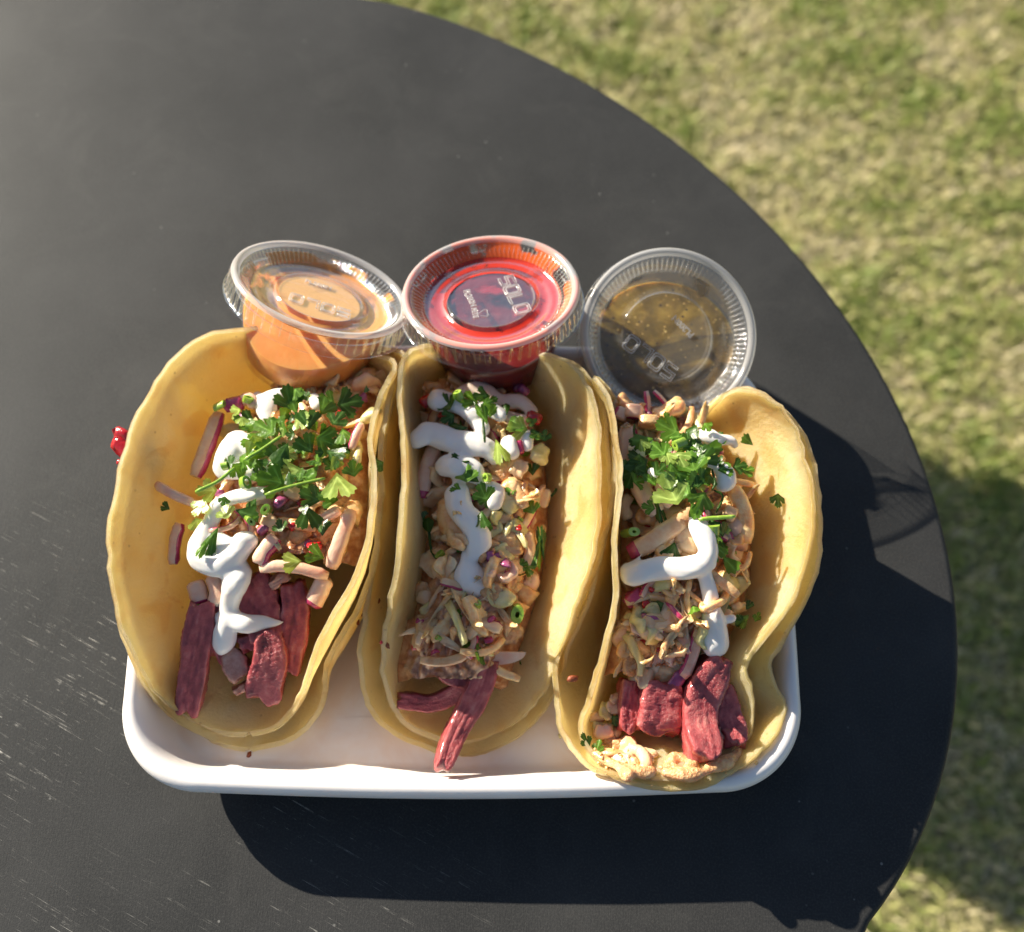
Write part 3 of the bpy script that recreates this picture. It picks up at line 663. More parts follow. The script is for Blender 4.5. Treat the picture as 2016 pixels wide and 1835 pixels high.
def scatter(root, FG, n_ch, n_sh, n_bits, seed, leaf_n=0, zone=(0, 1), lift=.0015):
    r = random.Random(seed); nu, nv = FG.shape[:2]
    def spot(e=.1):
        u = r.uniform(*zone); v = r.uniform(e, 1 - e); i = min(int(u * (nu - 1)), nu - 2); j = min(int(v * (nv - 1)), nv - 2); return Vector(FG[i, j])
    for _ in range(n_ch):
        p = spot(.04); p.z += r.uniform(-.001, lift * 1.4); put(root, r.choice(CH_), p, rand_rot(r, .75), r.uniform(.6, 1.0) if r.random() < .45 else r.uniform(1.0, 1.5))
    for _ in range(n_sh):
        p = spot(.15); p.z += r.uniform(.0, lift * 1.6); put(root, r.choice(SH_), p, rand_rot(r, .45), r.uniform(.65, 1.15))
    for _ in range(int(n_sh * .9)):
        p = spot(.12); p.z += r.uniform(.0005, lift * 1.8); put(root, r.choice(ST_), p, rand_rot(r, .3), r.uniform(.6, 1.0))
    for _ in range(n_bits):
        p = spot(.08); p.z += r.uniform(.0008, lift * 1.6); k = r.choice(('onion', 'onion', 'pepper', 'radskin', 's')); put(root, r.choice(SCAL) if k == 's' else r.choice(BIT[k]), p, rand_rot(r, .9), r.uniform(.5, .85))
    for _ in range(leaf_n):
        p = spot(.08); p.z += r.uniform(.001, lift * 2); k = r.choice(('leafd', 'leafm'))
        me = r.choice(LEAF[k]); put(root, me, p, rand_rot(r, .7), r.uniform(.0028, .0050), 'cilantro_leaf')
def crumbs_mesh(name, pts, size, mat, root, seed=0):
    """loose wet crumbs, joined: too small to pick apart"""
    bm = bmesh.new(); r = random.Random(seed)
    for p in pts:
        s = size * r.uniform(.4, 1.2); q = rand_rot(r, 1.5).to_matrix().to_4x4()
        bmesh.ops.create_icosphere(bm, subdivisions=1, radius=1, matrix=Matrix.Translation(Vector(p) - root.location) @ q @ Matrix.Diagonal((s, s * .7, s * .55, 1)))
    me = bpy.data.meshes.new(name); bm.to_mesh(me); bm.free(); me.materials.append(mat); me.polygons.foreach_set('use_smooth', [True] * len(me.polygons))
    return link(name, me, root, kind='stuff')

def base_mound(root, FG, mat):
    nu, nv = FG.shape[:2]; V = [tuple(p) for p in FG.reshape(-1, 3)]; part('slaw', V, [tuple(reversed(f)) for f in grid_faces(nu, nv)], mat, root)

# ---- first taco (left)
def taco_left():
    c = P(470, 1100, .0045)
    root = empty('taco', c, 'left taco under the orange sauce cup, its flap leaning out over the tray edge', 'taco', 'brisket tacos on the tray')
    back = (640, 690, .030); lip = (490, 1440, .011)
    L = [back, (560, 655, .052), (485, 650, .060), (405, 664, .063), (335, 712, .063), (285, 790, .062), (250, 880, .060), (225, 980, .058), (216, 1060, .056), (224, 1150, .051), (246, 1245, .044), (285, 1325, .034), (335, 1388, .024), (410, 1432, .014), lip]
    R = [back, (720, 700, .048), (775, 715, .060), (745, 775, .063), (727, 850, .063), (727, 930, .063), (724, 1010, .062), (708, 1090, .059), (672, 1170, .053), (635, 1245, .045), (608, 1310, .036), (590, 1370, .024), (550, 1420, .015), lip]
    zb = [(0, .028), (.1, .014), (.25, .0085), (.75, .0085), (.9, .0095), (1, .011)]
    G = rim_surface(L, R, zb, .36, .03); sheet('tortilla', G, M['tort'][0], root, seed=1, label='inner corn tortilla')
    lip2 = (490, 1474, .0075)
    L2 = [(640, 675, .028), (560, 650, .048), (488, 654, .0565), (409, 670, .059), (342, 716, .059), (291, 795, .058), (257, 885, .056), (232, 983, .054), (222, 1062, .052), (228, 1150, .047), (245, 1252, .039), (280, 1335, .030), (330, 1405, .020), (410, 1455, .010), lip2]
    R2 = [(640, 675, .028), (725, 690, .044), (792, 700, .054), (770, 775, .058), (752, 850, .059), (744, 930, .059), (740, 1010, .058), (733, 1090, .054), (706, 1175, .048), (665, 1255, .040), (637, 1320, .028), (625, 1390, .017), (575, 1445, .010), lip2]
    zb2 = [(0, .024), (.1, .010), (.25, .0058), (.75, .0058), (.9, .0062), (1, .0075)]
    G2 = rim_surface(L2, R2, zb2, .34, .01); sheet('tortilla', G2, M['tort'][1], root, seed=5, label='outer corn tortilla')
    zf = [(0, .034), (.2, .042), (.45, .046), (.58, .042), (.66, .024), (.8, .014), (.95, .011)]
    DROP[0] = .004; FG = fill_grid(G, [(u_, settle(z_)) for u_, z_ in zf], u0=.10, u1=.56, seed=2, dl=.014, dr=.002); DROP[0] = 0.004; base_mound(root, FG, M['slawbase'])
    scatter(root, FG, 85, 32, 30, 11, 18, zone=(.0, .98))
    # meat
    a = lambda x, y, z: (*K2(x, y), z)
    meat(root, [a(700, 440, .034), a(665, 640, .030), a(635, 850, .0245), a(612, 1020, .020), a(600, 1150, .0165)], [.0050, .0054, .0050, .0050, .0046], .0050, 1, label='long brisket strip lying down the left side')
    meat(root, [a(1010, 250, .036), a(1060, 400, .032), a(1110, 560, .028), a(1120, 700, .026)], [.0060, .0075, .0070, .0060], .0060, 2, 'brisket_chunk')
    meat(root, [a(1130, 620, .030), a(1140, 800, .0255), a(1110, 930, .0215), a(1095, 1050, .0175)], [.0045, .0062, .0068, .0066], .0052, 3, 'brisket_chunk')
    meat(root, [a(1290, 300, .034), a(1310, 500, .029), a(1290, 700, .024), a(1265, 880, .019)], [.0045, .0050, .0050, .0040], .0055, 4)
    meat(root, [a(760, 480, .030), a(820, 600, .027), a(800, 780, .022)], [.0050, .0052, .0045], .0050, 5, 'brisket_chunk')
    meat(root, [a(1180, 250, .040), a(1210, 300, .038)], [.0038, .0040], .0036, 6, 'fat_nub', n=24, ns=26, mat=M['fat'])
    meat(root, [a(880, 760, .024), a(930, 880, .0225), a(960, 920, .0215)], [.0034, .0048, .0038], .0038, 7, 'fat_nub', n=28, ns=28, mat=M['fat'])
    meat(root, [a(980, 640, .028), a(1010, 740, .026)], [.0040, .0030], .0036, 8, 'brisket_chunk', n=24, ns=28)
    meat(root, [a(930, 980, .0150), a(950, 1020, .0140)], [.0030, .0024], .0024, 9, 'fat_nub', n=20, ns=22, mat=M['fat'])
    # radish and cabbage pieces set by hand
    b = lambda x, y, z: (*K1(x, y), z)
    RM = [M['radish'], M['radskin']]
    add_stick(root, [b(385, 1130, .0485), b(470, 1185, .0495), b(560, 1225, .049), b(640, 1260, .0475)], .0018, .0016, RM, 'radish_stick', 3, 1)
    add_stick(root, [b(540, 1390, .041), b(505, 1520, .039), b(495, 1660, .037)], .0021, .0018, RM, 'radish_stick', 2, 2)
    add_stick(root, [b(1670, 1300, .0575), b(1640, 1400, .0565), b(1590, 1540, .054), b(1540, 1680, .050)], .0027, .0022, RM, 'radish_stick', 3, 3)
    add_stick(root, [b(1070, 1690, .049), b(1200, 1670, .0495), b(1350, 1690, .049), b(1520, 1740, .047)], .0021, .0019, RM, 'radish_stick', 0, 4)
    add_stick(root, [a(1500, 270, .046), a(1460, 370, .042), a(1410, 450, .040)], .0034, .0026, RM, 'radish_stick', 4, 5)
    add_stick(root, [a(640, 290, .038), a(660, 360, .0365), a(680, 440, .035)], .0034, .0024, RM, 'radish_stick', 4, 6)
    add_stick(root, [a(760, 240, .040), a(790, 360, .038), a(770, 450, .036)], .0030, .0024, RM, 'radish_stick', 0, 7)
    add_stick(root, [b(1740, 730, .0635), b(1705, 810, .0635), b(1670, 900, .062)], .0016, .0016, RM, 'radish_stick', 1, 8)
    add_stick(root, [b(850, 610, .052), b(900, 600, .053), b(960, 590, .053)], .0026, .0024, RM[::-1], 'radish_stick', 0, 9)
    add_stick(root, [b(930, 590, .053), b(1000, 560, .054), b(1040, 620, .054)], .0022, .0018, RM, 'radish_stick', 0, 10)
    add_stick(root, [b(1190, 1370, .052), b(1330, 1400, .053), b(1440, 1420, .053)], .0018, .0014, [M['cabbage'], M['cabgreen']], 'cabbage_shred', 0, 11)
    add_stick(root, [b(1180, 1480, .052), b(1110, 1560, .051), b(1060, 1660, .050)], .0029, .0022, RM, 'radish_stick', 2, 12)
    add_stick(root, [b(800, 660, .048), b(740, 820, .0475), b(690, 960, .046), b(640, 1080, .045)], .0028, .0020, [M['cabbage2'], M['radskin']], 'cabbage_shred', 2, 13)
    add_stick(root, [b(1460, 1370, .054), b(1600, 1300, .055)], .0020, .0018, RM, 'radish_stick', 0, 14)
    for x, y, z, k, s in ((1200, 1240, .054, 'onion', 1.15), (1290, 1400, .053, 'pepper', 1.25), (1430, 1560, .052, 'pepper', 1.35), (960, 690, .053, 'onion', 1.1), (1090, 1430, .051, 'onion', 1.3), (800, 1190, .052, 'onion', .8), (1600, 670, .060, 'pepper', 1.0), (1650, 790, .059, 'pepper', .9), (860, 610, .054, 'radskin', 1.1)):
        put(root, rnd.choice(BIT[k]), P(*K1(x, y), z), s=s * .9)
    for x, y, z, k, s in ((800, 610, .056, 1, 1.1), (840, 1010, .061, 2, 1.0), (970, 1120, .061, 2, 1.25), (1110, 1300, .058, 0, 1.15), (1000, 1370, .058, 1, 1.1), (640, 1950, .036, 0, .9), (990, 570, .056, 2, 1.0)):
        put(root, SCAL[k], P(*K1(x, y), z), s=s * .8, tilt=1.3)
    # yellow drips on the shared rim
    cream(root, [[(*K1(1810, 650), .062, 9), (*K1(1760, 700), .062, 11), (*K1(1850, 650), .063, 8)], [(*K1(1730, 880), .062, 5), (*K1(1720, 960), .062, 9), (*K1(1690, 1000), .060, 6)]], M['cabgreen'], 4, name='yellow_sauce_drip')
    q = lambda x, y, z, r: (*K1(x, y), z, r * .2975)
    e = lambda x, y, z, r: (*K2(x, y), z, r * .2975)
    cream(root, [[q(1060, 545, .052, 40), q(1110, 620, .054, 65), q(1120, 690, .054, 50)], [q(1090, 560, .053, 40), q(1180, 540, .054, 50), q(1280, 540, .053, 45)], [q(1420, 560, .054, 40), q(1440, 610, .055, 45)],
                 [q(920, 860, .055, 88), q(860, 940, .055, 78), q(830, 1030, .054, 65)], [q(920, 850, .056, 70), q(1000, 880, .056, 80)], [q(830, 1040, .054, 60), q(950, 1040, .055, 62), q(1100, 1030, .055, 60), q(1170, 1050, .054, 45)],
                 [q(1100, 1190, .055, 42), q(1000, 1200, .055, 50), q(890, 1220, .054, 48), q(810, 1260, .053, 52), q(750, 1370, .051, 52), q(700, 1460, .050, 62), q(650, 1550, .049, 68), q(700, 1630, .048, 80), q(800, 1650, .048, 85), q(900, 1590, .050, 80), q(990, 1500, .051, 72)],
                 [q(800, 1500, .050, 70), q(880, 1560, .050, 70)], [q(800, 1650, .048, 80), q(900, 1700, .047, 80), e(920, 270, .046, 90), e(890, 370, .042, 66), e(870, 450, .038, 60), e(860, 530, .035, 64)],
                 [e(860, 540, .036, 62), e(980, 565, .036, 60), e(1090, 560, .035, 42), e(1160, 560, .035, 26), e(1210, 555, .035, 10)], [e(860, 530, .036, 50), e(790, 520, .035, 30), e(735, 515, .034, 12)],
                 [e(860, 540, .036, 62), e(845, 620, .033, 75), e(825, 700, .030, 66), e(818, 740, .028, 42)]], M['cream'], 3)
    for x, y, z, s, k, ro, ti in ((1270, 610, .060, 125, 'leafd', 20, .3), (1330, 570, .060, 90, 'leafm', 60, .2), (1140, 780, .062, 120, 'leafm', 60, .3), (1060, 730, .060, 90, 'leafm', 90, .3), (1240, 880, .064, 120, 'leafd', 160, .2), (1390, 740, .064, 120, 'leafd', 10, .3), (1470, 830, .064, 120, 'leafm', 250, .3), (1480, 650, .062, 100, 'leafm', 320, .5), (1610, 600, .062, 120, 'leafd', 285, .3), (1540, 580, .061, 80, 'leafm', 70, .2),
                          (1400, 900, .063, 110, 'leafd', 40, .3), (1530, 920, .063, 110, 'leafd', 230, .4), (1210, 720, .062, 90, 'leafm', 130, .4), (1010, 720, .058, 100, 'leafd', 90, .4), (1310, 1040, .062, 150, 'leafl', 100, .25), (1580, 1090, .0635, 150, 'leafl', 190, .25), (1200, 1120, .062, 130, 'leafm', 80, .3), (1330, 1130, .061, 110, 'leafm', 300, .3), (1080, 1110, .061, 80, 'leafm', 30, .3),
                          (760, 1170, .056, 95, 'leafl', 100, .3), (690, 1250, .055, 90, 'leafl', 150, .4), (650, 1370, .052, 75, 'leafl', 200, .3), (1380, 1300, .060, 120, 'leafd', 190, .4), (1560, 1230, .062, 95, 'leafd', 80, .4), (1440, 1230, .061, 100, 'leafd', 60, .4), (930, 1310, .058, 110, 'leafd', 250, .4), (850, 1340, .057, 80, 'leafl', 20, .3), (1870, 990, .0655, 62, 'leafm', 120, .2), (460, 1290, .049, 50, 'leafd', 60, .3), (1320, 1640, .055, 95, 'leafl', 100, .2), (1470, 1610, .055, 95, 'leafm', 70, .2), (1210, 1430, .056, 65, 'leafd', 20, .4),
                          (1480, 1450, .055, 85, 'leafd', 0, .4), (1050, 850, .061, 90, 'leafm', 100, .3), (1690, 1060, .062, 80, 'leafd', 20, .5), (950, 960, .061, 95, 'leafm', 240, .3), (900, 1010, .060, 80, 'leafm', 220, .3), (1320, 690, .063, 90, 'leafl', 220, .4), (1100, 930, .061, 90, 'leafm', 70, .3), (1620, 780, .063, 100, 'leafm', 200, .4), (1180, 960, .062, 80, 'leafd', 40, .4), (1560, 720, .063, 90, 'leafd', 330, .4), (1440, 1020, .062, 90, 'leafm', 140, .3)):
        put_leaf(root, *K1(x, y), z, s * .2975 * .000165, k, ro, ti)
    put_leaf(root, *K1(770, 1450), .056, 170 * .2975 * .000165, 'leafd', 150, .15, .42, 4)
    put_leaf(root, *K1(700, 1530), .055, 90 * .2975 * .000165, 'leafm', 150, .15, .42, 4)
    for _ in range(60):
        x, y = rnd.gauss(1330, 200), rnd.gauss(860, 190); put_leaf(root, *K1(x, y), .061 + rnd.uniform(-.003, .002), rnd.uniform(35, 85) * .2975 * .000165, rnd.choice(('leafd', 'leafd', 'leafm', 'leafl')))
    for pp in ([(960, 970), (1080, 900), (1210, 810)], [(640, 1180), (790, 1110), (900, 1020)], [(1100, 1200), (1250, 1150), (1500, 1090)]):
        add_stick(root, [(*K1(x, y), .0625) for x, y in pp], .0006, .0005, [M['scallion'], M['scallion']], 'cilantro_stem', 0, 3)
    # specks on the tortilla, red bits hanging off the outside
    for x, y, s in ((375, 900, .55), (655, 665, .3), (258, 1025, .25)):
        pass
    r1 = put(root, BIT['pepper'][0], P(*K1(172, 812), .0555), s=1.8); put(root, BIT['pepper'][1], P(*K1(158, 880), .0545), s=1.4); put(root, BIT['pepper'][2], P(*K1(145, 985), .0535), s=.7)
    DROP[0] = 0.
    return root
taco_left()

# ---- second taco (middle)
def taco_mid():
    root = empty('taco', P(930, 1120, .0045), 'middle taco under the red sauce cup, one brisket strip poking over the tray rim', 'taco', 'brisket tacos on the tray')
    back = (960, 720, .030); lip = (900, 1462, .010)
    L = [back, (880, 690, .048), (825, 685, .060), (800, 712, .063), (791, 780, .064), (800, 860, .064), (803, 930, .063), (796, 1010, .062), (786, 1090, .058), (776, 1170, .052), (764, 1240, .044), (757, 1310, .034), (770, 1375, .023), (815, 1430, .013), lip]
    R = [back, (1040, 700, .050), (1100, 703, .062), (1142, 742, .063), (1167, 810, .063), (1176, 890, .062), (1177, 970, .061), (1168, 1050, .058), (1150, 1130, .053), (1122, 1210, .046), (1095, 1285, .036), (1075, 1350, .026), (1035, 1405, .017), (975, 1445, .011), lip]
    zb = [(0, .028), (.1, .014), (.25, .0085), (.75, .0085), (.9, .0085), (1, .010)]
    G = rim_surface(L, R, zb, .06, .36); sheet('tortilla', G, M['tort'][1], root, seed=11, label='inner corn tortilla')
    lip2 = (900, 1484, .0065)
    L2 = [(960, 705, .027), (870, 688, .044), (800, 708, .055), (775, 760, .060), (762, 830, .061), (757, 930, .060), (750, 1020, .057), (738, 1110, .052), (728, 1190, .046), (719, 1270, .038), (719, 1340, .027), (742, 1405, .017), (800, 1455, .009), lip2]
    R2 = [(960, 705, .027), (1045, 700, .044), (1115, 712, .055), (1160, 755, .059), (1186, 820, .060), (1194, 900, .059), (1194, 985, .057), (1185, 1065, .053), (1165, 1145, .047), (1135, 1225, .040), (1108, 1300, .031), (1092, 1360, .020), (1045, 1430, .012), (980, 1470, .008), lip2]
    zb2 = [(0, .024), (.1, .010), (.25, .0058), (.75, .0058), (.9, .0058), (1, .0065)]
    G2 = rim_surface(L2, R2, zb2, .03, .33); sheet('tortilla', G2, M['tort'][0], root, seed=15, label='outer corn tortilla')
    zf = [(0, .036), (.2, .044), (.45, .047), (.62, .040), (.72, .028), (.8, .016), (.95, .011)]
    DROP[0] = .011; FG = fill_grid(G, [(u_, settle(z_)) for u_, z_ in zf], u0=.10, u1=.74, seed=7, dl=.001, dr=.009); DROP[0] = .011; base_mound(root, FG, M['slawbase'])
    scatter(root, FG, 105, 40, 30, 21, 18, zone=(.0, .96))
    b = lambda x, y, z: (*K3(x, y), z); a = lambda x, y, z: (*K4(x, y), z)
    meat(root, [a(940, 840, .028), a(900, 980, .0245), a(835, 1130, .0225), a(745, 1290, .023), a(680, 1440, .0255), a(640, 1570, .0275)], [.0042, .0046, .0046, .0040, .0038, .0030], .0040, 12, label='brisket strip reaching over the tray rim')
    meat(root, [a(800, 1010, .019), a(690, 1080, .0165), a(560, 1130, .0155), a(440, 1120, .0165), a(335, 1110, .0175)], [.0034, .0034, .0030, .0032, .0030], .0030, 13)
    meat(root, [a(600, 800, .026), a(700, 900, .023), a(820, 960, .020)], [.0050, .0055, .0040], .0045, 14, 'brisket_chunk')
    RM = [M['radish'], M['radskin']]
    # half-moon radish slice
    def slice_(cx, cy, z, rx, ry, rot):
        V = []; n = 26
        for s in (0, 1):
            for k in range(n):
                t = math.pi * k / (n - 1); V.append((rx * math.cos(t), -ry * math.sin(t), s * .0012))
        F = [tuple(range(n)), tuple(n + k for k in reversed(range(n)))] + [(k, (k + 1) % n, n + (k + 1) % n, n + k) for k in range(n)]
        me = mesh('radish_slice', V, F, RM, smooth=False); mi = [0, 0] + [1] * (n - 1) + [0]; me.polygons.foreach_set('material_index', mi)
        q = Quaternion((0, 0, 1), rot) @ Quaternion((1, 0, 0), math.radians(28)); return put(root, me, P(*K4(cx, cy), z), q, 1)
    slice_(985, 775, .0315, .0115, .0048, -.02)
    add_stick(root, [b(590, 900, .053), b(540, 1020, .052), b(505, 1150, .051), b(490, 1260, .049)], .0030, .0024, RM, 'radish_stick', 4, 21)
    add_stick(root, [b(700, 1270, .051), b(690, 1400, .051), b(770, 1580, .050)], .0048, .0034, [M['cabbage'], M['cabbage2']], 'cabbage_chunk', 0, 22)
    add_stick(root, [b(1150, 870, .058), b(1165, 960, .057)], .0018, .0016, RM[::-1], 'radish_stick', 0, 23)
    add_stick(root, [b(1100, 1130, .054), b(1150, 1230, .054), b(1200, 1330, .053)], .0022, .0012, [M['cabbage'], M['cabgreen']], 'cabbage_shred', 0, 24)
    add_stick(root, [b(1210, 1490, .049), b(1230, 1620, .047), b(1210, 1740, .044)], .0022, .0016, [M['cabbage2'], M['cabbage']], 'cabbage_shred', 0, 25)
    add_stick(root, [a(640, 100, .046), a(590, 200, .044), a(620, 300, .042), a(630, 420, .039)], .0022, .0016, [M['cabbage2'], M['cabgreen']], 'cabbage_shred', 0, 26)
    add_stick(root, [a(690, 350, .040), a(740, 440, .0385), a(740, 560, .036)], .0030, .0014, [M['cabbage2'], M['cabgreen']], 'cabbage_shred', 0, 27)
    add_stick(root, [a(720, 640, .035), a(800, 720, .0335)], .0042, .0026, [M['cabbage2'], M['cabgreen']], 'cabbage_chunk', 0, 28)
    add_stick(root, [a(640, 800, .029), a(720, 830, .0285), a(790, 890, .027)], .0034, .0012, [M['onion'], M['onion']], 'red_onion_piece', 0, 29)
    for x, y, z, s in ((1040, 1070, .054, 1.3), (1090, 1030, .054, 1.0), (1160, 1060, .054, 1.1), (1110, 1180, .054, 1.2), (1190, 1250, .052, 1.2), (1050, 1380, .051, 1.3), (980, 1470, .050, 1.1), (1080, 1560, .050, 1.4), (1130, 1490, .050, 1.1), (1300, 960, .054, 1.0), (1060, 1640, .049, 1.1), (640, 1640, .047, 1.0), (700, 1700, .046, 1.1), (1130, 1720, .046, 1.3), (600, 1500, .047, .9)):
        put(root, rnd.choice(CH_[:6]), P(*K3(x, y), z), s=s)
    for x, y, z, s in ((560, 520, .038, 1.1), (600, 640, .035, 1.2), (800, 560, .038, 1.0), (900, 500, .039, 1.1), (1050, 550, .036, 1.2), (1100, 640, .034, 1.2), (960, 620, .036, 1.1), (640, 740, .032, 1.0), (860, 660, .035, 1.1), (980, 690, .034, .9), (1060, 310, .041, 1.3), (1130, 360, .040, 1.1), (700, 560, .037, 1.0), (560, 420, .039, 1.0), (760, 420, .040, 1.0)):
        put(root, rnd.choice(CH_[:7]), P(*K4(x, y), z), s=s)
    for x, y, z, k, s in ((1010, 1720, .049, 'onion', 1.6), (1260, 710, .060, 'pepper', 1.6), (530, 600, .055, 'pepper', 1.0), (640, 700, .055, 'pepper', 1.0), (1190, 520, .053, 'onion', 1.3), (1150, 500, .052, 'onion', 1.1)):
        put(root, rnd.choice(BIT[k]), P(*K3(x, y), z), s=s)
    for x, y, z, k, s in ((750, 570, .062, 1, 1.2), (940, 1120, .060, 2, .9), (1560, 0, 0, 0, 0)):
        if s: put(root, SCAL[k], P(*K3(x, y), z), s=s * .8, tilt=1.3)
    put(root, SCAL[1], P(*K4(1140, 510), .044), s=1.7, tilt=1.2); put(root, SCAL[0], P(*K4(1040, 470), .041), s=.9, tilt=1.2); put(root, SCAL[1], P(*K4(640, 130), .049), s=1.)
    q = lambda x, y, z, r: (*K3(x, y), z + .0025, r * .2884)
    e = lambda x, y, z, r: (*K4(x, y), z + .0025, r * .2884)
    cream(root, [[q(620, 590, .056, 78), q(700, 610, .056, 62), q(780, 650, .056, 62), q(850, 690, .056, 72), q(930, 640, .056, 55), q(1030, 700, .056, 50)], [q(850, 700, .055, 70), q(900, 790, .055, 60)],
                 [q(470, 850, .057, 72), q(560, 820, .056, 78), q(690, 870, .056, 78), q(820, 890, .056, 80), q(930, 920, .055, 70), q(1000, 990, .054, 48)], [q(1090, 880, .056, 55), q(1110, 950, .055, 60)],
                 [q(660, 1040, .055, 78), q(760, 1040, .056, 82), q(850, 1080, .055, 68), q(900, 1140, .054, 42)],
                 [q(730, 1140, .054, 26), q(760, 1190, .054, 48), q(740, 1260, .0535, 84), q(765, 1350, .053, 88), q(840, 1440, .0525, 84), q(880, 1540, .051, 78), q(865, 1630, .050, 58), q(820, 1690, .048, 42)],
                 [q(930, 1190, .054, 50), q(1010, 1220, .054, 54), q(985, 1300, .053, 52)], [q(1210, 840, .055, 50), q(1220, 900, .054, 40)],
                 [e(785, 100, .0495, 12), e(800, 180, .048, 55), e(815, 270, .046, 105), e(860, 320, .044, 92), e(930, 350, .043, 62), e(1000, 400, .042, 22)]], M['cream'], 13)
    cream(root, [[q(720, 560, .054, 36), q(820, 515, .054, 48), q(920, 530, .054, 52), q(1000, 590, .054, 52), q(1100, 600, .053, 50), q(1180, 610, .053, 50), q(1240, 660, .053, 42)], [q(1050, 680, .053, 40), q(1180, 740, .053, 50)]], M['pcream'], 17, name='pink_tinted_cream')
    for x, y, z, s, k, ro, ti in ((680, 640, .061, 95, 'leafd', 20, .5), (700, 700, .060, 75, 'leafd', 120, .4), (860, 600, .0615, 95, 'leafm', 80, .3), (930, 610, .061, 80, 'leafd', 300, .3), (960, 690, .062, 90, 'leafm', 0, .4), (930, 560, .061, 80, 'leafd', 100, .3), (1090, 780, .061, 100, 'leafm', 300, .3), (1190, 790, .061, 100, 'leafl', 80, .3), (1270, 730, .062, 60, 'leafm', 80, .3),
                          (1330, 860, .061, 60, 'leafd', 0, .3), (1290, 820, .060, 60, 'leafd', 120, .3), (1070, 680, .060, 70, 'leafd', 10, .4), (770, 1000, .061, 70, 'leafd', 100, .3), (800, 1130, .061, 95, 'leafm', 0, .3), (870, 1140, .060, 80, 'leafd', 60, .3), (930, 1260, .060, 95, 'leafd', 20, .3), (900, 1370, .059, 95, 'leafd', 170, .3), (940, 1420, .057, 60, 'leafm', 190, .3), (750, 1205, .059, 55, 'leafm', 90, .3),
                          (1250, 1350, .053, 75, 'leafm', 10, .4), (540, 1500, .048, 90, 'leafd', 0, .5), (500, 1400, .049, 60, 'leafd', 40, .5), (1250, 1090, .052, 70, 'leafd', 0, .5), (1200, 1730, .046, 75, 'leafm', 240, .4)):
        put_leaf(root, *K3(x, y), z, s * .2884 * .000165, k, ro, ti)
    put_leaf(root, *K3(1010, 890), .062, 150 * .2884 * .000165, 'leafl', 200, .15, .55, 1); put_leaf(root, *K3(930, 730), .062, 120 * .2884 * .000165, 'leafm', 20, .15, .5, 4)
    put_leaf(root, *K3(780, 780), .060, 120 * .2884 * .000165, 'leafd', 85, .2, .5, 4)
    put_leaf(root, *K3(1300, 1560), .049, 190 * .2884 * .000165, 'leafm', 175, .3, .28, 4); put_leaf(root, *K3(1320, 1640), .047, 190 * .2884 * .000165, 'leafd', 5, .3, .24, 4)
    for x, y, z in ((640, 530, .039), (670, 690, .034), (1190, 870, .020)):
        put_leaf(root, *K4(x, y), z, 55 * .2884 * .000165, 'leafm', None, .3, .6)
    for pp in ([(840, 590), (900, 680), (920, 820), (925, 880)], [(700, 960), (760, 1010), (820, 1010)], [(540, 1440), (560, 1620), (620, 1700), (640, 1790)], [(1380, 1250), (1400, 1220), (1415, 1195)]):
        zz = .0615 if pp[0][0] < 900 and pp[0][1] < 1000 else .048
        if pp[0][0] > 1300: zz = .043
        add_stick(root, [(*K3(x, y), zz) for x, y in pp], .0005, .0004, [M['leafd'], M['leafd']], 'cilantro_stem', 0, 3)
    DROP[0] = 0.
    return root
taco_mid()

